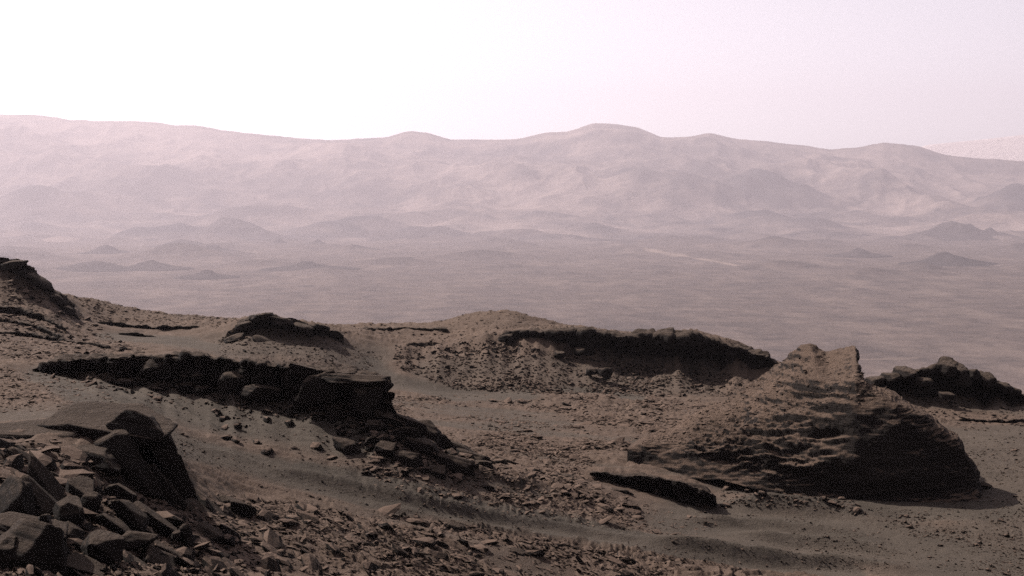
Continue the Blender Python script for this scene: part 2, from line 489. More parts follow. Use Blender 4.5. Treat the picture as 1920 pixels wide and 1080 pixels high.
dune([(1300,945),(1450,956),(1600,970),(1720,990)], 0.95, 2.6, 1.5)
dune([(1250,970),(1400,988),(1500,1000),(1700,1040)], 0.6, 1.5, 1.0)
dune([(1340,1000),(1500,1020),(1640,1036),(1780,1052)], 0.6, 1.5, 1.0)
dune([(1180,1020),(1400,1044),(1600,1064),(1800,1078)], 0.6, 1.5, 1.0)
dune([(470,884),(560,892),(650,914),(800,948),(950,980),(1100,1002),(1250,1026),(1500,1060)], 0.3, 1.6, 0.8)
dune([(640,935),(760,962),(900,995),(1050,1015),(1250,1055)], 0.28, 1.1, 0.7)
dune([(300,800),(360,840),(450,868),(560,888)], 0.22, 1.5)
dune([(120,710),(200,752),(300,800),(380,838)], 0.25, 1.8)

verts = np.stack([X, YY, Zt], -1).reshape(-1, 3)
me = mesh_from_arrays('terrain', verts, grid_faces(NR, NC), {'sand': sand})
tag(link('terrain', me, M_TERRAIN), kind='structure')

def ground_z(x, y):
    """height of the terrain at a world point"""
    y = np.clip(np.asarray(y, float), Yr[0], Yr[-2])
    u = np.clip(960 + F * np.asarray(x, float) / y, us[0], us[-2])
    j = np.clip(np.searchsorted(us, u) - 1, 0, NC - 2)
    i = np.clip(np.searchsorted(Yr, y) - 1, 0, NR - 2)
    fu = (u - us[j]) / (us[j + 1] - us[j]); fy = (y - Yr[i]) / (Yr[i + 1] - Yr[i])
    return ((Zt[i, j] * (1 - fu) + Zt[i, j + 1] * fu) * (1 - fy) + (Zt[i + 1, j] * (1 - fu) + Zt[i + 1, j + 1] * fu) * fy)

# ------------------------------------------------------------------ lofted rock bodies (butte, ledges, cliffs)
def loft(name, rows, ns, nt, mat, label, cat, strata=0.18, freq=2.4, rough_a=0.25, rough_s=1.5, joint=0.0, seed=0, smooth_s=3, tilt=(0.03, 0.02), lam=0.0, crag=None):
    """rows: list of polylines, each [(s, u, v, Y)...]; the surface runs from row to row. Bedding and joints push it in and out."""
    s = np.linspace(0, 1, ns)
    R = []
    for r in rows:
        a = np.array(r, float)
        pts = np.stack([(a[:, 1] - 960) / F * a[:, 3], a[:, 3], (V0 - a[:, 2]) / F * a[:, 3]], -1)
        c = np.stack([np.interp(s, a[:, 0], pts[:, k]) for k in range(3)], -1)
        R.append(gblur(c, smooth_s, 0))
    R = np.array(R)                         # rows, ns, 3
    d = np.linalg.norm(np.diff(R, axis=0), axis=2).mean(1)
    tt = np.concatenate([[0], np.cumsum(d)]); tt /= tt[-1]
    tq = np.linspace(0, 1, nt)
    G = np.empty((nt, ns, 3))
    for k in range(3):
        for i in range(ns):
            G[:, i, k] = np.interp(tq, tt, R[:, i, k])
    G = gblur(G, nt / 70.0, 0)
    dv = np.gradient(G, axis=0); du = np.gradient(G, axis=1)
    N = np.cross(du, dv); N /= np.linalg.norm(N, axis=2, keepdims=True) + 1e-9
    x, y, z = G[..., 0], G[..., 1], G[..., 2]
    steep = 1 - np.clip(np.abs(N[..., 2]), 0, 1)
    b = z + tilt[0] * x + tilt[1] * y + 0.25 * fbm3(x / 5, y / 5, z / 5, 2, seed + 4)
    bb = b * freq
    lay = _hash(np.floor(bb), bb * 0, bb * 0, seed + 8)                     # each bed sticks out by its own amount
    lay2 = _hash(np.floor(bb) + 1, bb * 0, bb * 0, seed + 8)
    fr = bb - np.floor(bb)
    bedp = lay * (1 - sstep(0.82, 1.0, fr)) + lay2 * sstep(0.82, 1.0, fr)
    bb3 = bb * 3.3
    fine = _hash(np.floor(bb3), bb * 0, bb * 0, seed + 9)
    disp = strata * (bedp - 0.5) * (0.5 + 0.8 * steep) + strata * 0.45 * (fine - 0.5) * (0.25 + steep)
    disp = disp + rough_a * fbm3(x / rough_s, y / rough_s, z / (rough_s * 0.6), 4, seed, 0.55)
    if lam > 0:
        disp = disp + lam * (ridged2((x + y * 0.3) / 0.9, b / 0.16, 3, seed + 6) - 0.4)
    if joint > 0:
        q = x * 0.9 + 0.35 * fbm3(x / 2, y / 2, z / 2, 2, seed + 15)
        jn = np.abs((q / 1.7) - np.round(q / 1.7)) * 1.7
        disp = disp - joint * np.exp(-(jn / 0.10) ** 2) * steep
        cell = _hash(np.round(q / 1.7), np.floor(bb / 2), bb * 0, seed + 21)
        disp = disp + joint * 1.1 * (cell - 0.5) * steep
    if crag is not None:
        w = crag(np.broadcast_to(s[None], x.shape), np.broadcast_to(tq[:, None], x.shape))
        disp = disp + w * (0.7 * terrace(ridged2((x + 0.5 * y) / 1.9, b / 0.45, 5, seed + 30, 0.6), 0.2, 0.3) - 0.36 + 0.5 * fbm3(x / 1.6, y / 1.6, b / 0.5, 4, seed + 33, 0.6))
    edge = np.ones((nt, ns))
    e = sstep(0, 0.03, s) * sstep(0, 0.03, 1 - s)
    edge = edge * e[None, :]
    G = G + N * (disp * edge)[..., None]
    me = mesh_from_arrays(name, G.reshape(-1, 3), grid_faces(nt, ns))
    o = link(name, me, mat)
    tag(o, label, cat)
    return o, G

# the butte on the right
S = lambda tab: [(s / 18.0, u, v, Y) for s, u, v, Y in tab]
butte_rows = [
 S([(0,1175,900,98.5),(2,1260,905,97),(4,1350,905,95.5),(6,1430,925,94),(8,1520,945,93),(10,1600,955,92),(12,1680,958,91.4),(14,1750,955,91.3),(16,1810,948,91.5),(17,1838,945,92),(18,1850,940,95)]),
 S([(0,1175,841,99.3),(2,1260,846,98.6),(4,1345,864,96.7),(6,1430,890,95),(8,1520,918,93.6),(10,1600,933,92.6),(12,1680,938,92.1),(14,1750,935,92.1),(16,1806,930,92.3),(17,1836,926,92.6),(18,1846,925,95)]),
 S([(0,1178,837,99.8),(2,1260,829,99.2),(4,1345,838,97.2),(5,1390,842,96.6),(6,1435,848,95.4),(8,1520,862,93.9),(10,1600,868,92.5),(12,1680,872,92.0),(14,1745,876,92.0),(16,1800,884,92.3),(17,1830,892,93),(18,1842,915,95.2)]),
 S([(0,1180,836,100.2),(2,1261,820,100),(4,1345,808,99.2),(5,1388,806,98.6),(6,1430,806,97.6),(8,1515,800,95.8),(10,1600,790,93.6),(12,1678,800,92.6),(14,1742,820,92.4),(16,1804,846,92.5),(17,1832,884,93.4),(18,1840,914,95.3)]),
 S([(0,1182,834,101),(2,1262,810,102),(4,1345,788,101.4),(5,1388,779,100.8),(6,1430,771,99.8),(8,1515,750,98),(10,1604,716,95.2),(12,1676,748,94),(14,1738,784,93.4),(16,1799,826,93.2),(17,1829,872,94.2),(18,1839,909,95.6)]),
 S([(0,1190,828,104),(2,1275,786,106),(4,1355,752,106.5),(5,1392,730,106.5),(6,1425,708,106.5),(7,1462,676,106.5),(7.5,1480,657,106.4),(8,1496,640,106.2),(8.5,1520,636,106),(9,1548,659,105.4),(9.5,1574,652,105),(10,1605,643,104),(10.2,1611,660,103),(10.5,1607,676,101.5),(11,1613,708,99),(12,1668,735,97.5),(14,1732,772,96),(16,1795,815,95.4),(17,1826,866,95.4),(18,1838,905,96)]),
 S([(0,1200,832,108),(2,1290,800,111),(4,1370,764,112),(5,1405,744,112),(6,1440,722,112),(7,1475,700,112),(8,1510,666,109),(8.5,1530,662,109),(9,1552,680,108.5),(9.5,1575,676,107.5),(10,1600,666,106.5),(10.25,1605,690,106),(11,1612,735,104),(12,1666,768,102),(14,1726,806,100),(16,1782,850,99),(17,1812,872,98.5),(18,1834,905,98)]),
 S([(0,1230,860,114),(2,1320,860,120),(4,1400,855,122),(6,1470,850,122),(8,1540,845,121),(9,1565,850,120),(10,1605,855,118),(11,1640,860,115),(12,1680,870,113),(14,1730,880,110),(16,1780,890,107),(17,1810,895,105),(18,1832,905,103)]),
]
butte, butte_G = loft('rock_butte', butte_rows, 560, 300, M_BUTTE,
    'large dark layered rock butte with a notched peak, rising on the right above the dunes', 'butte',
    strata=0.09, freq=3.4, rough_a=0.42, rough_s=2.2, seed=5, smooth_s=2, lam=0.08, tilt=(-0.10, 0.03),
    crag=lambda s, t: sstep(0.08, 0.2, s) * sstep(0.6, 0.42, s) * sstep(0.03, 0.08, t) * sstep(0.34, 0.24, t))

def ledge(name, pts, label, cat='rock ledge', lip=0.5, over=0.35, back=2.0, seed=0, ns=300, nt=90, ragged=4.0, **kw):
    """pts: (u, v of the top edge, v of the foot, distance)"""
    u0, u1 = pts[0][0], pts[-1][0]
    rows = [[], [], [], [], [], [], []]
    uq = np.linspace(u0, u1, 90)
    pa = np.array(pts, float)
    it = [np.interp(uq, pa[:, 0], pa[:, k]) for k in (1, 2, 3)]
    ends = np.clip((uq - u0) / 30, 0, 1) * np.clip((u1 - uq) / 30, 0, 1)
    it[0] += ragged * ends * fbm2(uq / 16, uq * 0 + seed, 3, seed, 0.6)
    it[1] += 2.2 * ragged * ends * fbm2(uq / 14, uq * 0 + seed, 3, seed + 1, 0.6)
    it[2] += 0.9 * ends * fbm2(uq / 22, uq * 0 + seed, 3, seed + 2, 0.6)
    for u, vt, vb, Y in zip(uq, *it):
        s = (u - u0) / (u1 - u0)
        sc_ = F / Y
        h = vb - vt
        rows[0].append((s, u, vb + 0.5 * sc_ * 0.5, Y - over * 0.3))
        rows[1].append((s, u, vb, Y - over * 0.2))
        rows[2].append((s, u, vt + 0.55 * h, Y + over * 0.3))
        rows[3].append((s, u, vt + 0.22 * h, Y - over * 0.5))
        rows[4].append((s, u, vt + 0.04 * h, Y - over))
        rows[5].append((s, u, vt, Y - over + 0.35))
        rows[6].append((s, u, vt + 0.10 * sc_ * 0.6, Y + back))
    return loft(name, rows, ns, nt, M_ROCK, label, cat, seed=seed, **kw)

shelf_face, _ = ledge('rock_face', [(60,692,696,86),(95,684,700,86),(130,676,706,86),(180,671,712,85.6),(250,668,720,84.8),(330,665,730,84),(400,669,742,82.8),(440,674,748,82.2),(500,682,760,81),(550,687,768,80),(600,691,774,79.4),(640,695,780,79),(690,701,782,78.7),(712,705,780,78.6),(718,716,782,78.8),(726,745,790,79),(745,775,800,79.2)],
      'long dark rock shelf with an overhanging lip above the streaked sand slope, left of centre',
      strata=0.5, freq=2.6, rough_a=0.55, rough_s=1.3, joint=0.55, seed=31, ns=420, nt=110, over=0.7, back=3.5, smooth_s=1)
shelf = empty('rock_shelf', P(420, 750, 82), 'long dark rock shelf with an overhanging lip above the streaked sand slope, left of centre', 'rock shelf')
shelf_face.parent = shelf
shelf_face.location = -shelf.location
del shelf_face['label'], shelf_face['category']
ledge('rock_ledge', [(1105,886,892,91),(1130,885,905,90.5),(1160,889,915,90),(1200,892,920,89.5),(1240,893,938,89),(1280,905,950,88.6),(1310,918,956,88.4),(1335,926,956,88.6),(1345,945,958,89)],
      'low sunlit rock ledge with a black undercut face, left of the big butte', lip=0.4,
      strata=0.25, freq=3, rough_a=0.28, rough_s=1.2, joint=0.25, seed=41, ns=220, nt=60, over=0.7, back=2.5, smooth_s=1)
ledge('rock_cliff', [(930,630,636,163.3),(960,624,648,162.5),(1000,622,652,162),(1060,622,660,161.8),(1110,626,676,161.7),(1180,628,698,161.6),(1250,631,706,161.6),(1300,634,708,162),(1350,642,712,162.5),(1400,655,716,163),(1440,670,716,163.5),(1470,686,716,164)],
      'dark cliff along the front of the central ridge, casting black shade over its scree', 'cliff',
      strata=0.6, freq=1.1, rough_a=1.3, rough_s=3.0, joint=0.7, seed=51, ns=380, nt=90, over=0.9, back=3.0, smooth_s=2)
ledge('rock_cliff', [(735,648,652,163),(770,643,655,162.5),(820,645,659,162.5),(860,646,660,162.5),(900,634,650,162.8),(935,626,640,163)],
      'thin broken dark cliff band at the left end of the central ridge', 'cliff',
      strata=0.5, freq=1.6, rough_a=0.7, rough_s=2.5, joint=0.3, seed=55, ns=200, nt=40, over=0.6, back=2.0, smooth_s=2)
ledge('rock_ledge', [(405,650,656,148.6),(425,632,650,148.8),(450,606,640,149.4),(480,592,628,150),(510,590,622,150.4),(550,600,626,150.6),(600,612,636,151.6),(645,628,646,155)],
      'dark craggy cap rock on top of the hill behind the long shelf', 'rock outcrop',
      strata=0.5, freq=1.7, rough_a=0.8, rough_s=2.2, joint=0.4, seed=61, ns=240, nt=50, over=0.6, back=3, smooth_s=1)
ledge('rock_cliff', [(1612,722,738,139.8),(1650,710,736,139.2),(1700,698,740,138.8),(1740,690,742,138.6),(1775,679,744,138.6),(1800,688,748,138.6),(1830,697,752,138.6),(1860,708,758,138.8),(1895,728,764,139),(1925,743,768,139.5)],
      'blocky dark cliff crowning the pointed hill at the right edge', 'cliff',
      strata=0.5, freq=1.3, rough_a=1.1, rough_s=2.6, joint=0.5, seed=71, ns=260, nt=80, over=0.6, back=3, smooth_s=1)
ledge('rock_ledge', [(1690,789,793,127),(1740,787,795,126.5),(1800,787,797,126.2),(1860,788,798,126.2),(1925,786,797,126)],
      'low thin ledge line crossing the sand below the pointed hill, right edge',
      strata=0.2, freq=3, rough_a=0.35, rough_s=1.5, joint=0.25, seed=75, ns=160, nt=24, over=0.4, back=1.2, smooth_s=1)
ledge('rock_cliff', [(-20,488,505,155.6),(0,486,508,155.6),(30,487,518,155.6),(50,497,540,155.6),(80,524,570,155.6),(110,551,592,156),(135,580,606,157),(150,598,614,158)],
      'dark layered crag on the crest of the hill at the left edge', 'crag',
      strata=0.6, freq=1.6, rough_a=0.8, rough_s=2.4, joint=0.3, seed=81, ns=200, nt=70, over=0.5, back=3, smooth_s=1)
ledge('rock_ledge', [(170,603,607,165),(230,606,612,164),(270,612,619,163.5),(330,612,618,163.5),(400,612,617,163),(425,612,616,160)],
      'thin dark ledge line along the far rubble slope left of the craggy cap',
      strata=0.3, freq=2, rough_a=0.4, rough_s=2, joint=0.2, seed=85, ns=180, nt=24, over=0.5, back=1.2, smooth_s=1)
ledge('rock_ledge', [(222,625,629,152),(250,623,632,151.5),(280,629,635,151),(300,634,637,151)],
      'short sand-topped ledge in the hollow between the two left hills',
      strata=0.2, freq=2, rough_a=0.3, rough_s=2, joint=0.1, seed=87, ns=80, nt=20, over=0.4, back=1.2, smooth_s=1)
def step_ledge(tops, h, lo, hi, label, seed, **kw):
    pts = [(u, v, v + h, y_at(u, v + h, lo, hi) - 0.2) for u, v in tops]
    ledge('rock_ledge', pts, label, seed=seed, ns=200, nt=26, over=0.4, back=1.6, ragged=3.0, strata=0.25, freq=2.4, rough_a=0.5, rough_s=1.6, joint=0.3, smooth_s=1, **kw)
step_ledge([(-20,574),(40,579),(80,594),(125,616)], 12, 100, 156, 'upper dark stepped ledge across the flank of the left hill', 90)
step_ledge([(-20,596),(30,602),(70,612),(120,632)], 8, 100, 156, 'middle dark stepped ledge across the flank of the left hill', 93)
step_ledge([(-20,622),(60,626),(140,642),(210,652)], 6, 100, 150, 'lowest dark stepped ledge at the foot of the left hill', 91)
step_ledge([(640,621),(700,616),(760,614),(840,617)], 5, 164, 182, 'thin dark ledge crossing the flat top of the central ridge, left of its summit', 92)

# ------------------------------------------------------------------ rocks
def ico(sub):
    bm = bmesh.new()
    bmesh.ops.create_icosphere(bm, subdivisions=sub, radius=1)
    v = np.array([q.co[:] for q in bm.verts]); f = np.array([[q.index for q in g.verts] for g in bm.faces])
    bm.free()
    return v, f
ICO = {k: ico(k) for k in (2, 3, 4, 5)}

def boulder_arrays(seed, sub=4, cuts=7, soft=26.0, strata=0.03, rough=0.05, box=0.22):
    """a joint-bounded block: a box with askew faces, its corners knapped off, edges worn, beds standing proud"""
    rng = np.random.RandomState(seed)
    d, f = ICO[sub]
    nrm, dist = [], []
    for ax in range(3):
        for sg in (-1, 1):
            n = np.zeros(3); n[ax] = sg
            n += rng.normal(0, box, 3); n /= np.linalg.norm(n)
            nrm.append(n); dist.append(rng.uniform(0.72, 0.9))
    for _ in range(cuts):
        n = rng.normal(0, 1, 3); n /= np.linalg.norm(n)
        nrm.append(n); dist.append(rng.uniform(0.8, 1.05))
    nrm = np.array(nrm); dist = np.array(dist)
    dots = np.maximum(d @ nrm.T, 1e-3)
    inv = dots / dist                       # 1/r for each plane
    r = 1.0 / (np.sum(inv ** soft, 1) ** (1 / soft))
    p = d * r[:, None]
    o = rng.uniform(0, 50, 3)
    nz = fbm3(p[:, 0] * 1.7 + o[0], p[:, 1] * 1.7 + o[1], p[:, 2] * 2.5 + o[2], 4, seed, 0.55)
    q = p[:, 2] * 7 + 0.8 * fbm3(p[:, 0] + o[0], p[:, 1] + o[1], p[:, 2] + o[2], 2, seed + 3)
    lay = _hash(np.floor(q), q * 0, q * 0, seed + 5)
    p = p * (1 + rough * nz + strata * (lay - 0.5) * 2)[:, None]
    return p, f

def boulder(u, v, Y, w, h, dpt, tilt=0, yaw=0, pitch=0, seed=0, label='', cat='boulder', name='boulder', sub=4, parent=None, **kw):
    """w, h: size in photo pixels; dpt: depth in metres; tilt in degrees, positive = dipping to the right"""
    p, f = boulder_arrays(seed, sub, **kw)
    m = Y / F
    p = p * np.array([w * m / 2 / 0.82, dpt / 2 / 0.82, h * m / 2 / 0.82])
    me = mesh_from_arrays(name, p, f)
    o = link(name, me, M_ROCK)
    o.rotation_euler = Euler((math.radians(pitch), math.radians(tilt), math.radians(yaw)), 'ZYX')
    o.rotation_euler = (Matrix.Rotation(math.radians(tilt), 3, 'Y') @ Matrix.Rotation(math.radians(yaw), 3, 'Z') @ Matrix.Rotation(math.radians(pitch), 3, 'X')).to_euler()
    o.location = P(u, v, Y)
    if parent is not None:
        o.location = Vector(P(u, v, Y)) - parent.location
        o.parent = parent
        tag(o, label)
    else:
        tag(o, label, cat)
    return o


# the left outcrop, block by block
A = [
 # u, v, Y, w, h, depth, tilt, yaw, label
 (190,806,58.2,230,58,3.2,6,-8,'broad smooth sand-worn slab capping the outcrop, lower left','rock slab'),
 (255,800,57.6,80,50,1.6,10,20,'dark broken cap block at the head of the left outcrop','rock block'),
 (60,815,57.0,170,36,2.4,2,5,'low dusty slab on top of the outcrop at the left edge','rock slab'),
 (165,868,55.8,120,62,1.6,8,-12,'pale-topped square block with a shaded front, under the smooth cap slab','rock block'),
 (150,905,55.0,140,44,1.4,14,-8,'banded block below the pale-topped square block','rock block'),
 (228,868,56.6,76,120,1.7,-22,18,'tall dark wall block in the middle of the left outcrop','rock block'),
 (262,905,56.8,60,120,1.5,-28,25,'tall leaning block with a shaded striped face in the left outcrop','rock block'),
 (300,842,58.4,56,96,1.7,-20,28,'dark pillar at the right end of the left outcrop','rock pillar'),
 (322,895,58.6,54,92,1.5,-30,25,'dark leaning slab just below the end pillar of the left outcrop','rock slab'),
 (300,920,57.4,40,100,1.2,-30,20,'banded buttress leaning right beneath the end pillar','rock buttress'),
 (262,790,58.2,44,24,0.9,6,10,'small black knob on the top edge beside the end pillar','rock'),
 (205,935,54.6,80,36,1.2,38,10,'dark sloping slab at the foot of the leaning blocks','rock slab'),
 (345,960,59.0,110,34,1.3,34,8,'long striped slab sliding down right from the left outcrop','rock slab'),
 (400,975,59.6,90,26,1.0,36,8,'narrow dark slab lying below the long striped slab','rock slab'),
 (410,960,60.5,120,10,0.8,38,0,'thin blade of rock with a bright upper edge, right of the long striped slab','rock slab'),
 (60,870,54.2,22,70,0.9,-38,10,'upright split fin of rock near the left edge, below the dusty slab','rock fin'),
 (84,876,54.5,24,76,0.9,-42,10,'second upright fin leaning right beside the split fin','rock fin'),
 (22,862,54.0,90,22,1.2,6,0,'thin stacked slab with a pink edge at the left edge','rock slab'),
 (18,880,53.0,86,20,1.2,10,0,'thin dark slab beneath the pink-edged slab at the left edge','rock slab'),
 (40,905,51.6,110,28,1.3,18,0,'flat lozenge-shaped rock above the big rounded block, left edge','rock'),
 (110,915,53.0,130,30,1.2,40,0,'long pale slab lying on the slope below the fins','rock slab'),
 (150,940,52.5,120,34,1.2,40,4,'second long slab lying lower on the slope under the fins','rock slab'),
 (22,960,47.5,70,110,1.8,24,16,'big rounded dark block at the left edge, halfway down the outcrop','boulder'),
 (76,950,48.8,96,56,1.6,36,10,'rounded shaded block right of the big block at the left edge','boulder'),
 (100,935,50.0,90,40,1.2,44,6,'pale ribbed slab standing over the rounded shaded block','rock slab'),
 (58,1040,43.6,130,120,2.2,14,12,'largest shaded block in the bottom left corner, with a pale cap','boulder'),
 (60,996,44.6,100,36,1.5,14,-8,'pale cap stone on the largest corner block','rock'),
 (18,1058,43.0,50,100,1.2,8,10,'banded dark block in the extreme bottom left corner','rock block'),
 (98,1010,45.5,34,100,1.0,-24,30,'curved dark rib between the corner block and the open slope','rock rib'),
 (125,970,48.2,50,70,1.2,30,30,'dark angular block right of the rounded shaded block','rock block'),
 (150,930,50.8,50,46,1.2,20,20,'dark rounded boulder midway down the slope','boulder'),
 (168,945,50.4,40,40,1.0,10,20,'smaller dark boulder touching the midway boulder','boulder'),
 (190,1032,46.0,62,62,1.2,30,30,'black boulder with a sharp pale peak casting a tongue of shade','boulder'),
 (252,1013,48.6,42,36,0.9,10,0,'round pale ribbed boulder on the lower slope','boulder'),
 (225,930,53.6,48,40,1.0,24,20,'dark angular boulder below the leaning blocks','boulder'),
 (280,975,52.6,66,34,1.0,32,10,'long dark block with a bright back in the middle of the lower slope','rock block'),
 (218,952,52.0,28,20,0.6,30,10,'small black rock above the long dark block','rock'),
 (347,1000,52.5,22,30,0.6,-10,20,'upright black stone standing alone on the lower slope','stone'),
 (330,1003,51.8,14,14,0.4,10,0,'little dark stone left of the upright black stone','stone'),
 (455,960,62.0,38,24,0.8,14,0,'rounded fluted boulder at the right foot of the left outcrop','boulder'),
 (395,1000,56.0,50,24,0.9,34,0,'dark wedge on the slope right of the upright black stone','rock'),
 (425,1010,57.0,46,22,0.9,30,0,'dark slab beside the wedge, lower slope','rock slab'),
 (170,1072,44.5,110,26,1.1,26,10,'long striped slab at the bottom edge, right of the corner block','rock slab'),
 (255,1060,47.2,80,22,0.9,34,0,'pale plate with a black lee side at the bottom edge','rock slab'),
 (300,1058,48.4,60,30,1.0,38,20,'black broken block at the bottom edge left of centre','rock block'),
 (215,985,49.8,56,26,0.8,34,0,'small dark slab above the round pale boulder','rock slab'),
 (247,965,51.0,60,30,0.9,36,10,'cluster-top dark rock beside the long dark block','rock'),
 (310,1030,50.2,50,14,0.7,30,0,'thin dark plate right of the round pale boulder','rock slab'),
 (130,1000,47.0,40,26,0.8,34,0,'small dark rock at the head of the open slope, near the curved rib','rock'),
 (440,945,63.0,40,16,0.8,22,0,'small sunlit plate above the fluted boulder','rock slab'),
]
outcrop = empty('rock_outcrop', P(240, 930, 57.5), 'jointed dark rock outcrop with a smooth cap slab and leaning pillars, lower left', 'rock outcrop')
IN_OUTCROP = {0, 1, 3, 4, 5, 6, 7, 8, 9, 10, 11, 12}
for i, (u, v, Y, w, h, dp, tl, yw, lab, cat) in enumerate(A):
    big = w * h > 1800
    if i not in IN_OUTCROP and w > h * 1.1:
        w, h = w * 1.25, h * 0.85
    boulder(u, v, Y, w, h, dp, tl, yw, pitch=(-8 if i % 2 else 6), seed=100 + i, label=lab, cat=cat,
            name=cat.replace(' ', '_'), sub=5 if big else 4, strata=0.014, rough=0.06, soft=220, box=0.24, cuts=12, parent=outcrop if i in IN_OUTCROP else None)

# fallen blocks below the shelf and around it
B = [
 (684,744,78.3,54,54,1.8,8,24,'square black block forming the nose of the long shelf','rock block'),
 (668,712,78.2,100,20,2.2,4,6,'flat overhanging cap slab at the right tip of the long shelf','rock slab'),
 (600,730,78.8,70,56,1.8,-6,14,'dark shaded block in the long shelf left of its nose','rock block'),
 (562,762,78.6,28,36,1.0,8,20,'pale-topped boulder under the dark block of the shelf','boulder'),
 (592,752,78.7,30,24,0.9,10,-10,'light angular stone lodged below the shelf face','stone'),
 (625,765,78.2,44,26,1.0,16,10,'pale block half buried at the foot of the shelf','rock block'),
 (551,772,78.0,22,26,0.8,-6,10,'dark upright stone on the sand under the shelf','stone'),
 (497,735,80.6,60,26,1.4,8,8,'long dark block in the middle of the shelf face','rock block'),
 (440,712,81.8,56,30,1.5,4,8,'dark layered block under the middle of the shelf lip','rock block'),
 (585,700,79.4,70,22,1.8,4,10,'dark rounded cap block on the shelf top behind its nose','rock block'),
 (300,690,84.4,60,36,1.5,2,8,'black block in the left half of the shelf face','rock block'),
 (340,672,84.0,40,14,1.2,2,0,'low cap stone at the highest point of the shelf','rock slab'),
 (653,838,76.2,38,24,1.0,8,20,'black rounded boulder alone on the sand slope','boulder'),
 (712,783,78.0,26,16,0.7,8,0,'small pale stone at the foot of the shelf nose','stone'),
 (738,792,78.6,50,24,1.0,12,10,'dark slab just below the shelf nose','rock slab'),
 (770,800,79.0,60,30,1.2,22,10,'flat-topped rock on the rubble ridge below the shelf nose','rock'),
 (800,815,79.2,60,34,1.2,24,0,'black rounded block on the crest of the rubble ridge','boulder'),
 (815,832,79.4,56,28,1.1,8,15,'dark lens-shaped block at the right of the rubble ridge','rock block'),
 (790,838,78.6,60,30,1.2,18,10,'black hollow-faced block in the rubble ridge','rock block'),
 (757,820,78.0,50,26,1.0,14,0,'pale rounded rock in the middle of the rubble ridge','rock'),
 (722,842,77.0,40,26,0.9,10,0,'dark rock left of the rubble ridge','rock'),
 (703,800,77.8,36,24,0.9,10,0,'dark jagged rock on sand beneath the shelf nose','rock'),
 (762,860,78.0,50,24,1.0,10,0,'pale knobbly rock low on the rubble ridge','rock'),
 (850,872,79.6,70,34,1.2,16,0,'big black-faced block at the lower end of the rubble ridge','rock block'),
 (885,862,80.6,56,26,1.1,18,0,'pale rounded boulder near the end of the rubble ridge','boulder'),
 (905,876,81.0,40,24,0.9,8,0,'lumpy rock at the far end of the rubble ridge','rock'),
 (862,842,81.2,50,16,1.0,26,0,'dark sloping slab behind the end of the rubble ridge','rock slab'),
 (940,868,83.0,34,18,0.8,14,0,'small sunlit boulder beyond the rubble ridge','boulder'),
 (820,888,78.0,36,18,0.8,10,0,'low dark stone in front of the black-faced block','stone'),
 (700,828,77.0,28,16,0.7,8,0,'small dark stone on the sand left of the rubble','stone'),
 (1062,897,89.2,26,14,0.7,8,0,'dark boulder just left of the low sunlit ledge','boulder'),
 (915,917,82.2,24,14,0.6,8,0,'black round stone in front of the rubble ridge','stone'),
 (1020,920,84.8,42,10,0.7,4,0,'flat dark plate in the middle of the stony flat','rock slab'),
 (980,996,76.5,34,12,0.7,14,0,'black wedge lying on the long sand dune','rock'),
 (855,990,73.2,34,16,0.7,20,0,'black block pair at the near edge of the long dune','rock'),
 (795,1048,66.0,50,16,0.8,16,0,'long dark slab low in the centre foreground','rock slab'),
 (970,1038,72.4,30,14,0.6,24,0,'black angled stone in the centre foreground','stone'),
 (830,1024,70.6,22,14,0.5,30,0,'small black stone beside the long foreground slab','stone'),
 (1260,1060,74.6,54,12,1.0,6,0,'flat layered rock at the bottom edge right of centre','rock slab'),
 (1160,922,88.6,36,10,0.7,6,0,'dark flat rock in front of the low sunlit ledge','rock'),
 (1300,935,88.0,70,40,1.6,12,10,'black rounded end block of the low sunlit ledge','rock block'),
 (1567,917,92.6,18,10,0.6,4,0,'pale stone at the foot of the butte face','stone'),
 (1845,912,92.2,24,12,0.8,6,0,'pale rubble stone beside the right foot of the butte','stone'),
]
IN_SHELF = {0, 1, 2, 7, 8, 9, 10, 11}
for i, (u, v, Y, w, h, dp, tl, yw, lab, cat) in enumerate(B):
    if i not in IN_SHELF:
        Y = y_at(u, v + 0.28 * h, Y - 12, Y + 8)
    boulder(u, v, Y, w, h, dp, tl, yw, pitch=(-6 if i % 2 else 6), seed=300 + i, label=lab, cat=cat,
            name=cat.replace(' ', '_'), sub=4, strata=0.03, rough=0.11, soft=160, box=0.28, cuts=10, parent=shelf if i in IN_SHELF else None)

